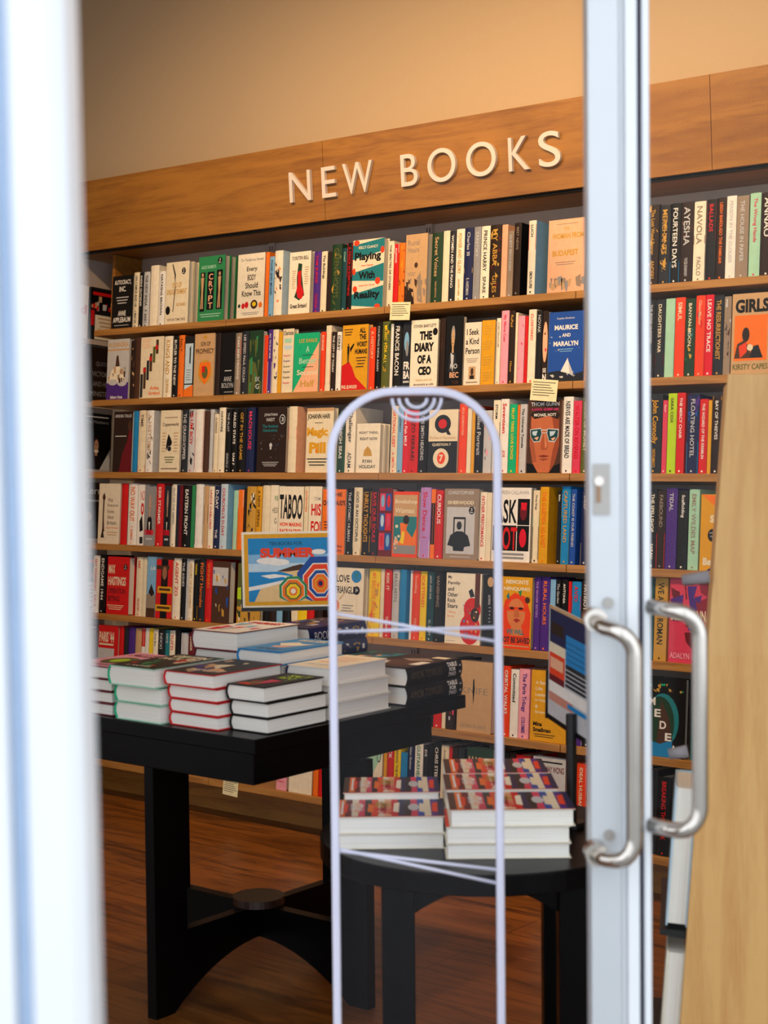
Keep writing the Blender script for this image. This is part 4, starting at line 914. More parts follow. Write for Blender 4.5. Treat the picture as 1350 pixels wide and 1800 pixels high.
# letters, placed along the fascia
LET = [('N', 511, 548), ('E', 568, 592), ('W', 605, 657), ('B', 707, 736), ('O', 754, 803), ('O', 822, 874), ('K', 896, 932), ('S', 949, 987)]
for ch, p0, p1 in LET:
    a, b_ = u_at(p0, 0.93, -0.02), u_at(p1, 0.93, -0.02)
    vs2, fs, _a = text2d(ch, 0.0)
    hgt = 0.105; zb = 0.075 + 0.0
    if ch in 'OS': zb -= 0.002; hgt += 0.004
    mb = MB()
    n = len(vs2)
    A = [(a + (b_ - a) * x, -0.012, zb + hgt * y) for x, y in vs2]; Bk = [(x, 0.0, z) for x, _y, z in A]
    mb.add(A, fs, LETTERM)
    cnt = {}
    for f in fs:
        for i in range(len(f)):
            e = (f[i], f[(i + 1) % len(f)]); cnt[tuple(sorted(e))] = cnt.get(tuple(sorted(e)), []) + [e]
    side = [(e[0][1], e[0][0], n + e[0][0], n + e[0][1]) for e in cnt.values() if len(e) == 1]
    mb.add(A + Bk, side, LETTERM)
    mb.build('letter', case, FT)

# display unit turned in at the far left end
lu = empty('display_unit', MC)
tag(lu, 'narrow grey display unit set square to the bookcase at its far left end', 'shelf unit')
mb = MB(); mb.box(-1.60, -1.585, -1.2, DEP, FL + 0.1, 0.79, PANEL); mb.build('back_panel', lu, I4)
LEDGE = [0.455, 0.20, -0.07, -0.35, -0.63, -0.91]
for w in LEDGE:
    mb = MB(); mb.box(-1.585, -1.545, -1.2, DEP - 0.02, w - 0.012, w, PANEL); mb.box(-1.548, -1.545, -1.2, DEP - 0.02, w, w + 0.008, PANEL); mb.build('ledge', lu, I4)

# ------------------------------------------------------------------ books on the shelves
def parse(s):
    head, *rest = s.split('|'); h = head.split()
    d = dict(kind=h[0], x0=float(h[1]), x1=float(h[2]), y=float(h[3]), bg=h[4], fg=h[5] if len(h) > 5 else None)
    if d['kind'] == 'F':
        d['label'] = rest[0]; op = rest[1:]
    else:
        d['title'] = rest[0].strip() if rest else ''; d['author'] = rest[1].strip() if len(rest) > 1 else ''; op = rest[2:]
    opts = {'b': []}
    for q in ','.join(op).split(','):
        q = q.strip()
        if not q: continue
        if '=' in q:
            k, v = q.split('=')
            if k == 'b': c, a, b_ = v.split(':'); opts['b'].append((c, float(a), float(b_)))
            elif k == 'pat': cs, n = v.split(':'); opts['pat'] = (cs.split('/'), int(n), int(d['x0']))
            elif k in ('k', 'n'): opts[k] = float(v)
            else: opts[k] = v
        else: opts[q] = True
    d['o'] = opts; return d

def ukey(l):
    """give every label its own wording"""
    if l not in LABELS: return l
    for e in (' near the left end', ' near the middle', ' near the right end', ' further right', ' beyond the door'):
        if l + e not in LABELS: return l + e
    return l
FIRSTSEEN = {}
for r, txt in ROWS.items():
    w0 = SHELF_W[r]; cur = -9; items = [parse(l) for l in txt.split('\n') if l.strip()]
    ordn = ORD[r]; rowwords = ordn + ' shelf'
    def hue(it):
        if it['kind'] == 'F': return 'the ' + ('cover-out book')
        t = it['title']
        if t and 'nt' not in it['o'] and len(t.split()) <= 4: return 'the ' + t.strip('? ')
        return 'a ' + nice(it['bg']) + ' spine'
    for i, it in enumerate(items):
        op = it['o']; hidden = 1140 < 0
        if it['kind'] == 'F':
            d = 0.016; th = 0.024 + 0.008 * ((i * 37) % 3) / 2
            u0 = max(u_at(it['x0'], w0 + .1, d), cur + 0.0006); u1 = u_at(it['x1'], w0 + .1, d)
            if u1 - u0 < 0.012: u1 = u0 + 0.012
            top = hit(it['x0'] * .5 + it['x1'] * .5, it['y'], d)[1]
            # the measured top edge is that of the left corner; take the ground line there
            top = hit(it['x0'], it['y'], d)[1]
            h = min(max(top - w0, 0.10), 0.2465); wd_ = u1 - u0
            nat = h * 0.66
            mb, pg = face_book(wd_, h, th, it['bg'] if it['bg'] in PAL or len(it['bg']) == 6 else 'cream', ART[it['fg']])
            lab = it['label'] + ' on the ' + rowwords
            if it['fg'] == 'bookshop': pass
            M = MC @ TR(u0, d, w0 + 0.0004)
            o = mb.build('book', None, M); tag(o, ukey(lab), 'book', 'books on the %s shelf' % ordn)
            pg.build('page_block', o, I4)
            nn = int(op.get('n', 1))
            for c in range(1, nn):
                if d + th * (c + 1) + 0.002 * c > DEP - 0.015: break
                o2 = o.copy(); COL.objects.link(o2); o2.matrix_world = MC @ TR(u0 + 0.001 * c, d + (th + 0.003) * c, w0 + 0.0004)
                o2['label'] = ukey(('copy behind the ' if c == 1 else 'rearmost copy behind the ') + it['label'] + ' on the ' + rowwords); LABELS.add(o2['label'])
                for chh in list(o.children):
                    c2 = chh.copy(); COL.objects.link(c2); c2.parent = o2; c2.matrix_parent_inverse = I4; c2.matrix_basis = I4
            cur = u1
        else:
            k = op.get('k', 0)
            d = 0.021 + 0.004 * (((i * 29 + r * 13) % 7) / 7) if not k else max(0.003, 0.022 - k / 327.0)
            u0 = max(u_at(it['x0'], w0 + .1, d), cur + 0.0004); u1 = u_at(it['x1'] - k, w0 + .1, d)
            if u1 - u0 < 0.007: u1 = u0 + 0.007
            top = hit(it['x0'], it['y'], d)[1]; h = min(max(top - w0, 0.12), 0.2465)
            dep = 0.135 + 0.02 * (((i * 17 + r) % 5) / 5)
            side = op.get('s'); side = side if side in PAL else None
            mb = upright_book(u1 - u0, h, dep, it['bg'], it['fg'] or 'white', it['title'], it['author'], op, side, hard=(u1 - u0) > 0.02)
            t = it['title']; sz = 'slim ' if u1 - u0 < 0.016 else ('thick ' if u1 - u0 > 0.036 else '')
            bgw = nice(it['bg'])
            if op['b']: bgw += ' and ' + nice(op['b'][0][0]) if op['b'][0][0] != it['bg'] else ''
            if t and 'nt' not in op and len(t.split()) <= 5: lab = '%s%s spine lettered %s in %s on the %s' % (sz, bgw, t.strip('? '), nice(it['fg']), rowwords)
            else:
                nb = []
                if i > 0: nb.append(hue(items[i - 1]))
                if i + 1 < len(items): nb.append(hue(items[i + 1]))
                st = 'patterned ' if op.get('pat') else ('plain ' if not t else '')
                lab = '%s%s%s spine between %s, %s' % (sz, st, bgw, ' and '.join(nb), rowwords)
                if len(lab.split()) > 16: lab = '%s%s%s spine right of %s, %s' % (sz, st, bgw, nb[0], rowwords)
            o = mb.build('book', None, MC @ TR(u0, d, w0 + 0.0004)); tag(o, ukey(lab), 'book', 'books on the %s shelf' % ordn)
            page_block(u1 - u0, h, dep).build('page_block', o, I4)
            cur = u1

# books facing out on the left display unit (their covers look towards +u)
LB = [('white', 'band', -0.09, 0.455, 0.22, 'white cover-out book with red letters and, at the extreme left by the white frame'),
      ('charcoal', 'news', 0.075, 0.455, 0.22, 'white and black cover-out book with red patches left of the top shelf end'),
      ('darkbrown', 'queen', 0.065, 0.20, 0.235, 'dark cover-out book with grey capitals behind the second shelf end'),
      ('black', 'lady', 0.055, -0.07, 0.235, 'black cover-out book with a woman portrait left of the third shelf end'),
      ('darkbrown', 'kerr', 0.045, -0.35, 0.235, 'dark cover-out book with a small face left of the fourth shelf end'),
      ('slate', 'news', 0.035, -0.63, 0.22, 'dark cover-out book left of the fifth shelf end'),
      ('maroon', 'lady', 0.03, -0.91, 0.22, 'maroon cover-out book left of the sixth shelf end')]
for bgc, art, d0, w, h, lab in LB:
    wd_ = 0.15
    mb, pg = face_book(wd_, h, 0.026, bgc, ART[art])
    # local x (width) runs along +depth, local y (into the book) runs along -u
    M = MC @ TR(-1.550, d0, w + 0.0004) @ RZ(90)
    o = mb.build('book', None, M); tag(o, lab, 'book', 'books on the left display unit'); pg.build('page_block', o, I4)

# handwritten cards clipped to shelf edges
def note(px, py, w0, wd_, hg, lab, rot):
    u = u_at(px, w0, -0.004)
    e = MB(); e.box(0, wd_, 0, 0.0012, -hg, 0.012, 'F2EBC0')
    paint(e, [('R', .06 + .03 * (i % 2), .12 + i * .12, .92 - .07 * ((i * 3) % 4), .12 + i * .12 + .035, '55503F') for i in range(6)], lambda x, y, L: (x * wd_, -L, 0.012 - (hg + .012) * y))
    o = e.build('shelf_card', None, MC @ TR(u, -0.0022, w0) @ Matrix.Rotation(math.radians(rot), 4, 'Y')); tag(o, lab, 'card', 'handwritten shelf cards')
note(686, 0, SHELF_W[1], 0.085, 0.048, 'cream handwritten card hanging on the top shelf edge below the tan Rural Hours book', 3)
note(934, 0, SHELF_W[2], 0.098, 0.055, 'cream handwritten card hanging on the second shelf edge above the mirrored-glasses cover', 5)
note(392, 0, SHELF_W[7], 0.075, 0.045, 'cream handwritten card on the bottom shelf edge seen under the black table', 3)

# ------------------------------------------------------------------ track light near the top edge
tl = empty('track_light', TR(*at(404, -14, 4.6))); tag(tl, 'white cylindrical spotlight hanging from the ceiling at the top edge', 'spotlight')
mb = MB(); mb.tube([(-0.075, 0, 0.075), (0.012, -0.01, 0.0)], 0.034, plain('white_lamp_metal', 'D8D2C8', 0.4), 24); mb.build('lamp_head', tl, I4, True)
mb = MB(); mb.tube([(-0.05, 0.0, 0.06), (-0.05, 0.0, 0.63)], 0.008, MATS['white_lamp_metal'], 12); mb.build('stem', tl, I4, True)

# ------------------------------------------------------------------ big square black table
TU0, TU1, TB0, TB1, TH = -3.15, -2.425, 2.528, 3.318, 0.71
bt = empty('display_table', MT); tag(bt, 'large square black wooden table on a crossed panel base, carrying hardback stacks', 'table')
mb = MB(); mb.box(TU0, TU1, TB0, TB1, TH - 0.034, TH, BLACKWOOD); bevel(mb.build('tabletop', bt, I4), 0.002, 2)
mb = MB(); mb.box(TU0 + .01, TU1 - .012, TB0 + .008, TB1 - .13, TH - 0.105, TH - 0.034, BLACKWOOD); bevel(mb.build('apron', bt, I4), 0.002, 2)
CU, CB = -2.79, 2.916
def arch_panel(half, inner, top, zc, th, foot=0.095):
    """one sheet: two legs joined by a cross-piece with an arched underside"""
    pts = [(-half, 0.0), (-half + foot, 0.0)]
    for i in range(1, 16):
        t = i / 16; x = (-half + foot) + t * (2 * half - 2 * foot); pts.append((x, 0.075 * math.sin(math.pi * t) ** 0.85 + 0.0))
    # arch rises steeply at the feet
    pts = [(-half, 0.0), (-half + foot * .75, 0.0)] + [((-half + foot * .75) * math.cos(math.pi * i / 18), 0.078 * math.sin(math.pi * i / 18) ** 0.8) for i in range(1, 18)] + [(half - foot * .75, 0.0), (half, 0.0)]
    lower = pts
    right = [(half, top), (half - foot, top), (half - foot, zc)]
    left = [(-half + foot, zc), (-half + foot, top), (-half, top)]
    return lower, right, left
def add_cross(mb, along, half, top, zc, th, foot=0.1, apex=0.078):
    """panel built from convex strips"""
    def put(x0, x1, z00, z01, z10, z11):   # trapezoid between x0..x1, bottoms z00,z10 tops z01,z11
        pts = [(x0, z00), (x1, z10), (x1, z11), (x0, z01)]
        if along == 'u': v = [(CU + a, CB - th / 2, b_) for a, b_ in pts] + [(CU + a, CB + th / 2, b_) for a, b_ in pts]
        else: v = [(CU + th / 2, CB + a, b_) for a, b_ in pts] + [(CU - th / 2, CB + a, b_) for a, b_ in pts]
        mb.add(v, [(0, 1, 2, 3), (7, 6, 5, 4), (0, 4, 5, 1), (1, 5, 6, 2), (2, 6, 7, 3), (3, 7, 4, 0)], BLACKWOOD)
    def bot(x):
        q = (half - foot * .55)
        return 0.0 if abs(x) >= q else apex * (1 - (abs(x) / q) ** 2.1)
    xs = [-half, -half + foot * .55] + [(-half + foot * .55) + (2 * half - 1.1 * foot) * i / 18 for i in range(1, 18)] + [half - foot * .55, half]
    for a, b_ in zip(xs[:-1], xs[1:]): put(a, b_, bot(a), zc, bot(b_), zc)
    put(-half, -half + foot, zc, top, zc, top); put(half - foot, half, zc, top, zc, top)
mb = MB(); add_cross(mb, 'u', 0.37, TH - 0.105, 0.195, 0.03, 0.105, 0.115); mb.build('leg_panel', bt, I4)
mb = MB(); add_cross(mb, 'b', 0.37, TH - 0.105, 0.194, 0.03, 0.105, 0.115); mb.build('leg_panel', bt, I4)
mb = MB(); mb.tube([(CU, CB, 0.195), (CU, CB, 0.214)], 0.066, plain('dark_brown_disc', '2A1712', 0.35, 0, 0.5), 32); mb.build('centre_disc', bt, I4)

# ------------------------------------------------------------------ small round black table
SX, SY, SR, SH = 0.195, 3.285, 0.335, 0.55
st = empty('side_table', TR(SX, SY, 0)); tag(st, 'small round black wooden table in front, carrying two groups of paperbacks', 'table')
mb = MB(); mb.tube([(0, 0, SH - 0.042), (0, 0, SH)], SR, BLACKWOOD, 72); bevel(mb.build('tabletop', st, I4), 0.003, 2)
LEGP = [(-0.175, -0.155), (0.175, -0.155), (-0.175, 0.16), (0.175, 0.16)]
for lx, ly in LEGP:
    mb = MB(); mb.box(lx - 0.033, lx + 0.033, ly - 0.03, ly + 0.03, 0, SH - 0.042, BLACKWOOD); bevel(mb.build('leg', st, I4), 0.003, 2)
def arch_apron(x0, x1, y, ax):
    mb = MB(); n = 14
    for i in range(n):
        a, b_ = x0 + (x1 - x0) * i / n, x0 + (x1 - x0) * (i + 1) / n
        def low(x): return SH - 0.10 + 0.055 * (1 - abs((x - (x0 + x1) / 2) / ((x1 - x0) / 2)) ** 1.6) - 0.02
        pts = [(a, low(a)), (b_, low(b_)), (b_, SH - 0.042), (a, SH - 0.042)]
        if ax == 'x': v = [(p, y - .011, q) for p, q in pts] + [(p, y + .011, q) for p, q in pts]
        else: v = [(y + .011, p, q) for p, q in pts] + [(y - .011, p, q) for p, q in pts]
        mb.add(v, [(0, 1, 2, 3), (7, 6, 5, 4), (0, 4, 5, 1), (1, 5, 6, 2), (2, 6, 7, 3), (3, 7, 4, 0)], BLACKWOOD)
    return mb
arch_apron(-0.142, 0.142, -0.155, 'x').build('apron', st, I4); arch_apron(-0.142, 0.142, 0.16, 'x').build('apron', st, I4)
arch_apron(-0.125, 0.13, -0.175, 'y').build('apron', st, I4); arch_apron(-0.125, 0.13, 0.175, 'y').build('apron', st, I4)

# ------------------------------------------------------------------ books lying flat
def flat_book(w, L, th, cov, board, ops, spine_ops=None, t=0.0022, round_=0.006, spinec=None):
    """lying book: local x from spine (0) to fore-edge (w), y along its length, z up; head edge at y=0"""
    mb = MB(); n = 5; sp = spinec or board
    ov = 0.004
    arc_o = [(-round_ * math.sin(math.pi * i / n), th * i / n) for i in range(n + 1)]
    arc_i = [(t - round_ * math.sin(math.pi * i / n), t + (th - 2 * t) * i / n) for i in range(n + 1)]
    # section in (x, z): bottom board, spine, top board
    def ext(pts, c, faces_top=None):
        m_ = len(pts); v = [(a, 0, b_) for a, b_ in pts] + [(a, L, b_) for a, b_ in pts]
        fs = [tuple(range(m_)), tuple(range(2 * m_ - 1, m_ - 1, -1))] + [(i, m_ + i, m_ + (i + 1) % m_, (i + 1) % m_) for i in range(m_)]
        mb.add(v, fs, c)
    ext([(0, 0), (w + ov, 0), (w + ov, t), (0, t)], board)
    ext([(0, th - t), (w + ov, th - t), (w + ov, th), (0, th)], board)
    for i in range(n):
        ext([arc_o[i], arc_i[i], arc_i[i + 1], arc_o[i + 1]], sp)
    # printed jacket on top
    mb.add([(0.0, 0, th + 0.0004), (w + ov, 0, th + 0.0004), (w + ov, L, th + 0.0004), (0.0, L, th + 0.0004)], [(0, 1, 2, 3)], cov)
    paint(mb, ops, lambda x, y, l: (x * w, L * (1 - y), th + 0.0005 + l))
    if spine_ops: paint(mb, spine_ops, lambda x, y, l: (-round_ * math.sin(math.pi * (1 - y)) - 0.0006 - l, L * (1 - x), th * (1 - y)))
    pg = MB(); m_ = n + 1
    ptsp = [(w, t + 0.0002), (w, th - t - 0.0002)] + [(a + 0.0004, b_) for a, b_ in reversed(arc_i)]
    v = [(a, ov, b_) for a, b_ in ptsp] + [(a, L - ov, b_) for a, b_ in ptsp]; q = len(ptsp)
    pg.add(v, [tuple(range(q)), tuple(range(2 * q - 1, q - 1, -1))] + [(i, q + i, q + (i + 1) % q, (i + 1) % q) for i in range(q)], PAGEF)
    return mb, pg
def pagesflat():
    mt, t, b = newmat('page_edges_flat')
    tc = t.nodes.new('ShaderNodeTexCoord'); mp = t.nodes.new('ShaderNodeMapping'); mp.inputs['Scale'].default_value = (3, 3, 1400)
    n = t.nodes.new('ShaderNodeTexNoise'); n.inputs['Scale'].default_value = 1.0
    r = t.nodes.new('ShaderNodeValToRGB')
    r.color_ramp.elements[0].position = 0.3; r.color_ramp.elements[0].color = lin('E6DFD2'); r.color_ramp.elements[1].position = 0.65; r.color_ramp.elements[1].color = lin('F8F5EE')
    t.links.new(tc.outputs['Object'], mp.inputs['Vector']); t.links.new(mp.outputs['Vector'], n.inputs['Vector']); t.links.new(n.outputs['Fac'], r.inputs['Fac']); t.links.new(r.outputs['Color'], b.inputs['Base Color'])
    b.inputs['Roughness'].default_value = 0.8
    return mt
PAGEF = pagesflat()
NTH = ['lowest', 'second from bottom', 'third from bottom', 'fourth from bottom', 'fifth from bottom']
def stack(cu, cb, w, L, ths, cov, board, ops, desc, group, spine='-u', spine_ops=None, jit=None, base=TH, frame=MT, rnd=0.006, spinec=None):
    """cu, cb: corner nearest the camera (largest u, smallest b) on the table"""
    z = base + 0.0006; n = len(ths)
    for i, th in enumerate(ths):
        mb, pg = flat_book(w, L, th, cov, board, ops if i == n - 1 else [], spine_ops, round_=rnd, spinec=spinec)
        du, db, rot = (jit[i] if jit and i < len(jit) else (random.uniform(-.003, .003), random.uniform(-.003, .003), random.uniform(-.8, .8)))
        if spine == '-u': M = frame @ TR(cu - w + du, cb + db, z) @ RZ(rot)
        else: M = frame @ TR(cu + du, cb + L + db, z) @ RZ(180 + rot)          # spine towards +u
        o = mb.build('hardback_book' if rnd > 0.002 else 'paperback_book', None, M)
        pos = 'topmost' if i == n - 1 else NTH[i]
        tag(o, '%s book of the %s' % (pos, desc), 'book', group); pg.build('page_block', o, I4)
        z += th + 0.0009
    return z
GH = 'hardback stacks on the big black table'
inks = lambda n, cols, sd, s=.16: speckle(n, cols, .08, .08, .9, .9, s, sd, 'P')
stack(-2.920, 2.550, 0.15, 0.23, [.029, .028, .029, .030], 'pink', 'maroon', [T('ALLEY', .12, .08, .9, .25, 'maroon', .03)] + [E_(.2, .35, .8, .8, 'olive'), E_(.35, .45, .65, .7, 'lime')] + rules(2, .1, .85, .9, .95, 'maroon'), 'pink-topped stack at the far left of the table', GH)
stack(-2.740, 2.537, 0.150, 0.235, [.042, .040, .046], 'charcoal', 'mint', lines(['GREEN', 'HOUSE'], .12, .08, .9, .40, 'cream', .3, .03, 'c') + inks(16, ['green', 'red', 'cream', 'darkgreen'], 3) + lines(['A NOVEL'], .2, .86, .8, .93, 'cream'), 'green-edged stack with cream lettering', GH, jit=[(0, 0, 0), (0.001, 0, .5), (-.008, -.012, .5)], rnd=.007, spinec='emerald')
stack(-2.570, 2.552, 0.152, 0.235, [.0305, .031, .031, .0325], 'slate', 'red', inks(12, ['peach', 'tan', 'slate', 'purple', 'cream'], 5, .25) + [T('THE NIGHT', .2, .74, .9, .86, 'cream', .02)], 'red-edged dark-topped stack near the table corner', GH, jit=[(0, .004, 0), (0, .004, 0), (-.003, .004, 0), (-.006, -.006, .8)], spinec='red')
stack(-2.447, 2.590, 0.110, 0.205, [.0345, .0345, .036], 'charcoal', 'black', [P_([(.1, .92), (.5, .55), (.75, .6), (.5, .95)], 'vermilion')] + lines(['SALT', 'ROOM'], .35, .1, .92, .4, 'lime', .3, .03, 'c') + inks(7, ['olive', 'darkgreen', 'rose'], 8, .3), 'black-edged stack at the nearest table corner', GH, jit=[(0, 0, 0), (.001, 0, 0), (-.003, -.008, .3)])
stack(-2.452, 2.814, 0.128, 0.222, [.039, .040, .041], 'ivory', 'white', rules(4, .2, .2, .8, .7, 'peach') + [T('HOMES', .2, .75, .8, .85, 'paleblue', .0)], 'cream stack of thick books on the table right edge', GH, jit=[(0, 0, 0), (-.002, .002, 0), (-.006, -.002, .6)], spinec='navy')
SPT = [T('TABLE', .72, .10, .90, .34, 'white', .04), T('FOR', .75, .38, .87, .60, 'white', .04), T('TWO', .74, .64, .88, .88, 'white', .04), T('AMOR TOWLES', .06, .25, .62, .66, '5A4A36', .0), R_(.94, .3, .97, .75, 'silver')]
stack(-2.437, 3.082, 0.150, 0.232, [.0465, .0465], 'charcoal', 'charcoal', [P_([(.0, .3), (.35, .1), (.9, .2), (1, .5), (.4, .55)], 'brown'), P_([(.55, .0), (1, .0), (1, .35), (.8, .4)], 'silver'), P_([(.1, .6), (.5, .5), (.8, .62), (.4, .75)], 'taupe'), R_(.05, .25, .25, .5, 'white'), R_(.1, .8, .4, .92, 'cream')], 'pair with dark spines lettered TABLE FOR TWO', GH, spine='+u', spine_ops=SPT, jit=[(0, 0, 0), (-.002, .001, .6)])
stack(-2.753, 2.812, 0.150, 0.235, [.046, .046, .046, .047], 'white', 'maroon', inks(18, ['rose', 'silver', 'red', 'skyblue'], 12, .2) + [T('FABLES', .15, .1, .85, .25, 'red', .03)], 'tall white-topped stack behind the green-edged one', GH, jit=[(0, 0, 0), (0, 0, 0), (0.0, .002, 0), (.0, -.006, 1)], spinec='maroon')
stack(-2.603, 2.806, 0.132, 0.235, [.038, .039, .038], 'ivory', 'cream', [], 'cream stack beneath the bright blue book', GH)
z8 = TH + .0006 + .038 + .039 + .038 + .003
mb, pg = flat_book(0.134, 0.24, 0.034, 'skyblue', 'azure', [R_(0, 0, 1, 1, '3F8FD0'), P_([(.15, .45), (.4, .3), (.6, .38), (.85, .35), (.7, .55), (.4, .6)], 'ivory'), P_([(.3, .62), (.75, .6), (.6, .72), (.35, .72)], 'peach'), T('WATER', .15, .08, .85, .22, 'cream', .03), T('EDGE', .25, .8, .75, .9, 'brown', .03)], t=.003)
o = mb.build('hardback_book', None, MT @ TR(-2.603 - .1345, 2.80, z8) @ RZ(.5)); tag(o, 'bright blue hardback with white birds lying on top of a cream stack', 'book', GH); pg.build('page_block', o, I4)
SPN = [T('BOOKS', .08, .25, .4, .75, 'silver', .0), R_(.90, .35, .94, .65, 'white')] + speckle(12, ['gold', 'taupe', 'silver'], .42, .15, .85, .8, .05, 4, 'P', 3)
stack(-2.752, 3.075, 0.150, 0.235, [.042, .042, .043, .043], 'navy', 'navy', inks(22, ['gold', 'silver', 'purple', 'taupe', 'blue'], 14, .14), 'navy gold-flecked stack at the back of the table', GH, spine='+u', spine_ops=SPN, jit=[(0, 0, 0), (0, 0, 0), (0, 0, 0), (-.004, 0, 1)])
stack(-2.602, 3.085, 0.128, 0.225, [.030, .031, .031], 'darkteal', 'charcoal', inks(18, ['teal', 'darkteal', 'peach', 'azure', 'brown'], 15, .22), 'dark teal stack between the navy and cream ones', GH)

# ------------------------------------------------------------------ paperbacks on the round table
MS = TR(0, 0, 0); GP = 'paperbacks on the small round table'
def strip_ops(sd):
    r = random.Random(sd); o = []; x = 0.0
    cols = ['vermilion', 'maroon', 'cream', 'slate', 'orange', 'navy', 'red', 'ivory', 'purple', 'charcoal', 'peach']
    seq = ['brown', 'orange', 'maroon', 'cream', 'rose', 'slate', 'vermilion', 'ivory', 'peach', 'red', 'navy', 'slate', 'rose', 'blue', 'cream', 'purple', 'navy']
    seq = seq[::-1]; cols = ['orange', 'cream', 'maroon', 'vermilion', 'ivory', 'peach', 'charcoal']
    n = len(seq)
    for i, c in enumerate(seq): o.append(('R', 0.0, i / n, 1.0, (i + 1) / n, c))
    for i in range(8): y = .05 + i * .115; o.append(('P', [(.2 + .1 * (i % 3), y), (.8, y + .01), (.75, y + .06), (.25, y + .05)], cols[(i * 5 + sd) % len(cols)]))
    o += [('E', .3, .22, .7, .32, 'silver'), ('T', 'LIVE', .55, .47, .9, .60, 'crimson', .03), ('T', 'LAUGH', .15, .47, .5, .62, 'gold', .03), ('T', 'STAY', .3, .72, .7, .84, 'white', .03), ('R', .1, .9, .9, .92, 'white')]
    return o
# each lies with its length from left to right; its fore-edge towards the camera
def pstack(x0, x1, y0, dy, ths, desc, jit=None):
    L = x1 - x0; w = dy; z = SH + 0.0006; n = len(ths)
    for i, th in enumerate(ths):
        mb, pg = flat_book(w, L, th, 'vermilion', 'ivory', strip_ops(3) if i == n - 1 else [], t=0.0012, round_=0.0008)
        jx, jy = jit[i] if jit else (0, 0)
        # local x -> -Y (spine far, fore-edge near), local y -> +X
        M = TR(x0 + jx, y0 + dy + jy, z) @ Matrix(((0, 1, 0, 0), (-1, 0, 0, 0), (0, 0, 1, 0), (0, 0, 0, 1)))
        o = mb.build('paperback_book', None, M)
        tag(o, '%s book of the %s' % ('topmost' if i == n - 1 else NTH[i], desc), 'book', GP); pg.build('page_block', o, I4)
        z += th + 0.0006
xr0, xr1 = hz(784, 1510, SH).x, hz(1005, 1510, SH).x; yr = hz(784, 1510, SH).y
xl0, xl1 = hz(583, 1493, SH).x, hz(783, 1493, SH).x; yl = hz(583, 1493, SH).y
pstack(xr0, xr1, yr, 0.152, [.029, .033, .033], 'front right paperback stack on the round table', [(0, 0), (0.0, 0), (.008, -.002)])
pstack(xr0 + .006, xr1 - .006, yr + .158, 0.15, [.031, .033, .036], 'middle right paperback stack on the round table')
pstack(xr0 + .012, xr1 - .012, yr + .312, 0.15, [.032, .034, .036], 'rear right paperback stack on the round table')
pstack(xl0, xl1, yl, 0.150, [.030, .034], 'front left paperback stack on the round table')
pstack(xl0 + .02, xl1 - .004, yl + .156, 0.15, [.027, .026, .025], 'rear left paperback stack on the round table')

# ------------------------------------------------------------------ beach poster in a holder on the big table
py_, yy = 933, 4.34
def signpt(px, py): return at(px, py, yy)
a = signpt(417, 936); b_ = signpt(578, 933); c_ = signpt(427, 1071)
SW = (b_ - a).length; SHH = (a - c_).length
xax = (b_ - a).normalized(); zax = (a - c_).normalized(); yax = zax.cross(xax).normalized(); zax = xax.cross(yax).normalized()
ms = Matrix.Identity(4)
for i, v in enumerate((xax, yax, zax)):
    for j in range(3): ms[j][i] = v[j]
ms.translation = c_
sg = empty('poster_stand', ms); tag(sg, 'small beach poster with two parasols in a black holder on the big table', 'sign')
mb = MB(); mb.box(-0.004, SW + .004, 0.003, 0.009, -0.006, SHH * .30, BLACKPL); mb.box(-0.004, SW + .004, -0.003, 0.003, -0.006, 0.004, BLACKPL); mb.build('holder', sg, I4)
drop = c_.z - TH - 0.006
mb = MB(); mb.tube([(SW / 2, 0.02, 0.03), (SW / 2, 0.02, -drop + 0.012)], 0.006, BLACKPL, 12); mb.box(SW / 2 - .035, SW / 2 + .035, -0.01, 0.06, -drop - 0.002, -drop + 0.006, BLACKPL); mb.build('post', sg, I4)
mb = MB(); mb.box(0, SW, 0, 0.0025, 0.004, SHH, 'ivory')
def oct_(cx, cy, r, c, sq=1.0, n=8, ph=0.39): return ('P', [(cx + r * .82 * math.cos(ph + 2 * math.pi * i / n), cy + r * sq * math.sin(ph + 2 * math.pi * i / n)) for i in range(n)], c)
def clipx(op, x1=0.955, y1=.925):
    return ('P', [(min(x1, p[0]), min(y1, p[1])) for p in op[1]], op[2])
ops = [R_(.025, .03, .985, .975, 'mustard'), R_(.07, .085, .955, .925, 'azure'), R_(.07, .30, .955, .42, 'skyblue'), R_(.07, .42, .955, .56, 'paleblue'), R_(.07, .53, .955, .925, 'azure'),
       P_([(.4, .52), (.955, .46), (.955, .925), (.13, .925), (.2, .75), (.5, .66), (.56, .58)], 'E5C48C'), P_([(.07, .73), (.3, .68), (.5, .63), (.45, .60), (.3, .62), (.2, .58), (.35, .56), (.52, .59), (.5, .66), (.18, .76), (.07, .78)], 'white'),
       P_([(.38, .525), (.55, .46), (.64, .435), (.70, .45), (.76, .43), (.84, .47), (.8, .49), (.5, .53)], 'brown'),
       E_(.16, .34, .42, .43, 'white'), E_(.28, .36, .52, .45, 'white'), E_(.76, .24, .92, .31, 'white'),
       T('TEN BOOKS FOR', .30, .135, .66, .18, 'darkteal', .01), T('SUMMER', .20, .215, .80, .345, 'vermilion', .06)]
for r_, c in ((.335, '1D4C9C'), (.255, 'ivory'), (.24, 'vermilion'), (.18, 'ivory'), (.165, '1D4C9C'), (.125, 'ivory'), (.115, 'orange'), (.075, 'mustard'), (.055, 'vermilion'), (.03, 'navy')):
    ops.append(clipx(oct_(.855, .695, r_ if c != 'x' else r_, c, 1.15)))
for r_, c in ((.20, 'green'), (.165, 'ivory'), (.155, 'orange'), (.115, 'olive'), (.095, 'yellow'), (.06, 'orange'), (.035, 'ivory')):
    ops.append(clipx(oct_(.555, .79, r_, c, 1.05)))
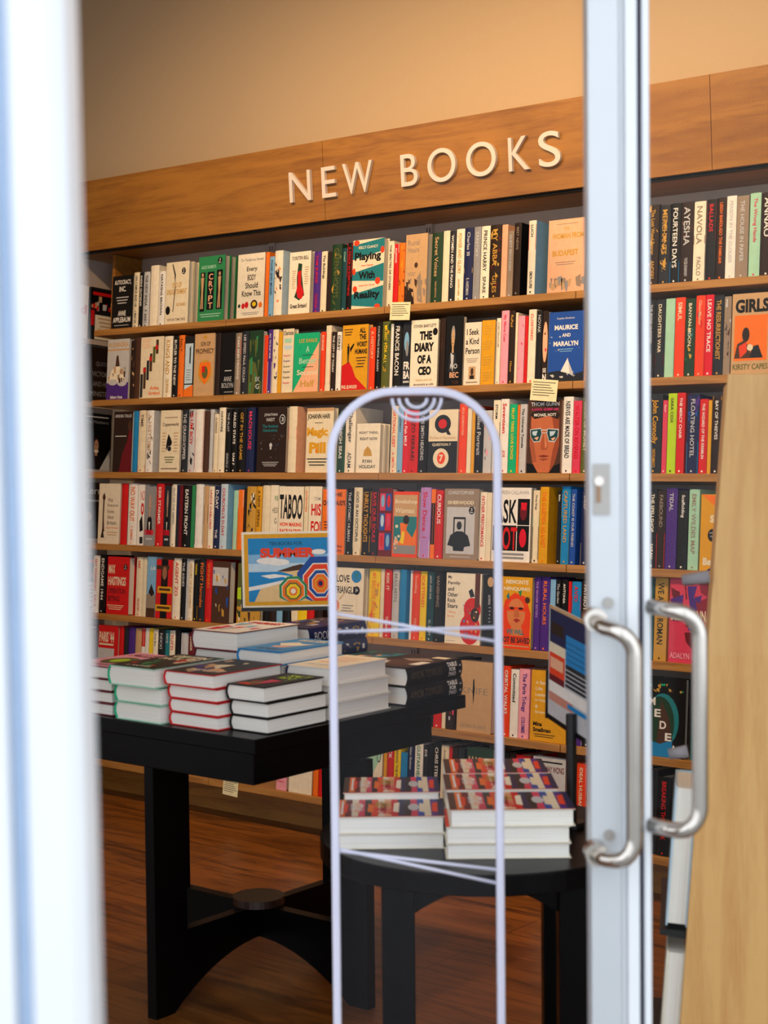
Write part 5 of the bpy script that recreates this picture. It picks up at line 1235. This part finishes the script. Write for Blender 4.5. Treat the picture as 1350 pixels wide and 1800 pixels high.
paint(mb, ops, lambda x, y, L: (SW * x, -L, 0.004 + (SHH - 0.004) * (1 - y)))
mb.build('poster', sg, I4)

# ------------------------------------------------------------------ tilted poster on a black pole, beyond the door stile
p_tl = at(966, 1062, 3.47); dirv = Vector((0.25, -0.96, -0.08)).normalized(); upv = (Vector((-0.02, 0.05, 1)) - dirv * Vector((-0.02, 0.05, 1)).dot(dirv)).normalized()
nrm = dirv.cross(upv).normalized()
mp_ = Matrix.Identity(4)
for i, v in enumerate((dirv, -nrm, upv)):
    for j in range(3): mp_[j][i] = v[j]
HP = 0.243; mp_.translation = p_tl - upv * HP
ps = empty('poster_stand', mp_); tag(ps, 'slanting acrylic poster holder on a black pole beside the paperback stacks', 'sign')
yside = 1 if nrm.x > 0 else -1
mb = MB(); mb.box(-.006, .30, 0.0, 0.010, -0.012, 0.0, BLACKPL); mb.box(-.006, .30, 0.004, 0.010, -0.012, HP * .45, BLACKPL); mb.box(-.006, 0.0, -0.004, 0.010, -0.012, HP * .4, BLACKPL); mb.build('holder', ps, I4)
mb = MB(); mb.box(0, .295, 0, 0.0035, 0, HP, 'silver')
ops = [R_(0, 0, 1, .03, 'tan'), R_(.02, .03, .98, .33, 'navy'), R_(.05, .14, .3, .25, 'darkbrown'), R_(.35, .2, .98, .46, 'azure'), R_(.02, .33, .33, .42, 'cream'), R_(.02, .42, .33, .62, 'vermilion'), R_(.04, .46, .3, .56, 'peach'), R_(.35, .46, .98, .66, 'slate'), R_(.02, .62, .33, .68, 'maroon'),
       R_(.02, .68, .98, .78, 'white'), R_(.02, .78, .5, .86, 'C98A78'), R_(.02, .86, .98, 1, 'silver'), R_(.4, .8, .98, .84, 'azure')] + [R_(.35, .26 + .05 * i, .98, .265 + .05 * i, 'navy') for i in range(4)] + [R_(.35, .5 + .04 * i, .98, .51 + .04 * i, 'silver') for i in range(4)]
paint(mb, ops, lambda x, y, L: (.295 * x, -L, HP * (1 - y)))
mb.build('poster', ps, I4)
bp = at(1006, 1300, 3.30)
zb_ = SH + 0.001
pm = mp_.inverted()
a0 = pm @ Vector((bp.x, 3.32, bp.z + 0.05)); a1 = pm @ Vector((bp.x, 3.32, zb_))
mb = MB(); mb.tube([a0, a1], 0.011, BLACKPL, 14); b0 = pm @ Vector((bp.x, 3.32, zb_)); b1 = pm @ Vector((bp.x, 3.32, zb_ + .012)); mb.tube([b0, b1], 0.027, BLACKPL, 24); mb.build('pole', ps, I4)

# ------------------------------------------------------------------ acrylic security gate between door and tables
GY = 2.62
gx0, gx1 = at(587, 1240, GY).x, at(877, 1240, GY).x; gz = at(720, 679, GY).z - 0.008; rr = 0.105
sgm = empty('security_gate', TR((gx0 + gx1) / 2, GY, 0)); tag(sgm, 'clear acrylic anti-theft gate with rounded top standing in front of the tables', 'security gate')
hw = (gx1 - gx0) / 2
def gate_path(hw, top, r, z0=0.06):
    P = [(-hw, 0, z0), (-hw, 0, top - r)] + [(-hw + r - r * math.cos(math.pi / 2 * i / 9), 0, top - r + r * math.sin(math.pi / 2 * i / 9)) for i in range(1, 10)]
    P += [(hw - r + r * math.sin(math.pi / 2 * i / 9), 0, top - r + r * math.cos(math.pi / 2 * i / 9)) for i in range(0, 10)] + [(hw, 0, z0)]
    return P
path = gate_path(hw, gz, rr)
mb = MB()
# rim: flat strip section (narrow face front, deep in y)
def strip(mb, path, tw, dy, c):
    n = len(path); V = []
    for i, p in enumerate(path):
        a = Vector(path[max(0, i - 1)]); b2 = Vector(path[min(n - 1, i + 1)]); d = (b2 - a).normalized(); nn = Vector((-d.z, 0, d.x))
        q = Vector(p); V += [q + nn * tw / 2 + Vector((0, -dy / 2, 0)), q + nn * tw / 2 + Vector((0, dy / 2, 0)), q - nn * tw / 2 + Vector((0, dy / 2, 0)), q - nn * tw / 2 + Vector((0, -dy / 2, 0))]
    fs = [(3, 2, 1, 0), (4 * n - 4, 4 * n - 3, 4 * n - 2, 4 * n - 1)]
    for i in range(n - 1):
        for k in range(4): fs.append((4 * i + k, 4 * i + (k + 1) % 4, 4 * i + 4 + (k + 1) % 4, 4 * i + 4 + k))
    mb.add(V, fs, c)
strip(mb, path, 0.0135, 0.022, ACRYLEDGE); bevel(mb.build('rim', sgm, I4), 0.004, 2)
pth = [(p[0], p[2]) for p in gate_path(hw - 0.007, gz - 0.007, rr - 0.007)]
mb = MB(); mb.prism(pth[::-1], -0.003, 0.003, ACRYL, ax=1); mb.build('panel', sgm, I4)
def ZG(px, py): return at(px, py, GY).z
for (p0, p1) in (((590, 1078), (877, 1128)), ((590, 1110), (877, 1102)), ((590, 1490), (877, 1552)), ((590, 1494), (877, 1528))):
    x0, x1 = at(p0[0], p0[1], GY).x - (gx0 + gx1) / 2, at(p1[0], p1[1], GY).x - (gx0 + gx1) / 2
    mb = MB(); mb.tube([(x0, -0.004 if p0[1] % 4 else .004, ZG(*p0)), (x1, -0.004 if p0[1] % 4 else .004, ZG(*p1))], 0.0028, ACRYLEDGE, 8); mb.build('antenna_wire', sgm, I4, True)
for i, r0 in enumerate((0.036, 0.026, 0.015)):
    mb = MB(); mb.tube([(0.005 + r0 * 1.12 * math.cos(math.pi * (1 + k / 14)), -0.005, gz - 0.012 + r0 * math.sin(math.pi * (1 + k / 14))) for k in range(15)], 0.0028, ACRYLEDGE, 8); mb.build('embossed_ring', sgm, I4, True)
mb = MB(); mb.box(-hw - .03, hw + .03, -0.06, 0.06, 0, 0.06, GREYMETAL); bevel(mb.build('base', sgm, I4), 0.008, 2)

# ------------------------------------------------------------------ pale wooden display stand at the right edge
DY = 2.95
dsx_t, dsx_b = at(1277, 658, DY).x, at(1195, 1800, DY).x; dzt = at(1277, 658, DY).z; dzb = at(1195, 1800, DY).z
sl = (dsx_t - dsx_b) / (dzt - dzb); x_f = dsx_b - sl * dzb
DROT = TR(x_f, DY, 0) @ RZ(-10.5) @ TR(-x_f, -DY, 0)
ds = empty('display_stand', DROT @ TR(0, DY, 0)); tag(ds, 'tall pale beech display stand with a slanting left edge behind the glass', 'display stand')
mb = MB(); mb.prism([(x_f, 0.0), (x_f + 0.85, 0.0), (dsx_t + 0.72, dzt), (dsx_t, dzt)], 0.0, 0.022, BEECH, ax=1); bevel(mb.build('side_panel', ds, I4), 0.002, 2)
for zz in (at(1190, 1640, DY).z, at(1180, 1880, DY).z):
    xx = x_f + sl * zz
    mb = MB(); mb.prism([(xx - 0.050, zz - 0.012), (xx + 0.0, zz - 0.020), (xx + 0.002, zz - 0.004), (xx - 0.050, zz - 0.002)], 0.03, 0.40, BLACKPL, ax=1); mb.build('ledge', ds, I4)
mb = MB(); mb.prism([(x_f + .004, 0.02), (x_f + .016, 0.02), (dsx_t + .016, dzt - .01), (dsx_t + .004, dzt - .01)], 0.0225, 0.42, BEECH, ax=1); mb.build('sloping_board', ds, I4)
for (px, py, w_) in ((1222, 1016, 0.05), (1192, 1322, 0.035)):
    q = at(px, py, DY)
    mb = MB(); mb.tube([(q.x - w_ / 2, -0.006, q.z - .003), (q.x + w_ / 2, -0.006, q.z + .004)], [0.010, 0.012], GREYDOT, 14); mb.build('clip', ds, I4, True)
# books standing on the stand's left slope, fore-edges towards the camera
ang = math.degrees(math.atan(sl))
for (pyt, pyb, covc, th, lab) in ((1388, 1636, 'paleblue', .040, 'white-paged hardback with pale blue jacket leaning on the beech stand, upper ledge'), (1680, 1874, 'ivory', .034, 'white-paged hardback with a red inner edge leaning on the beech stand, lower ledge')):
    zb2 = at(1190, pyb, DY).z; zt2 = at(1190, pyt, DY).z; h = zt2 - zb2
    xx = x_f + sl * zb2 + 0.0005
    mb, pg = flat_book(0.150, h, th, covc, covc, [], t=.003, round_=.004)
    # local x(spine->fore) -> -Y ; local y(length) -> up ; local z(thickness) -> -X
    Mx = Matrix(((0, 0, -1, 0), (-1, 0, 0, 0), (0, 1, 0, 0), (0, 0, 0, 1)))
    M = DROT @ TR(xx, DY + 0.030 + 0.150, zb2) @ Matrix.Rotation(math.radians(ang), 4, 'Y') @ Mx
    o = mb.build('hardback_book', None, M); tag(o, lab, 'book', 'books on the beech display stand'); pg.build('page_block', o, I4)
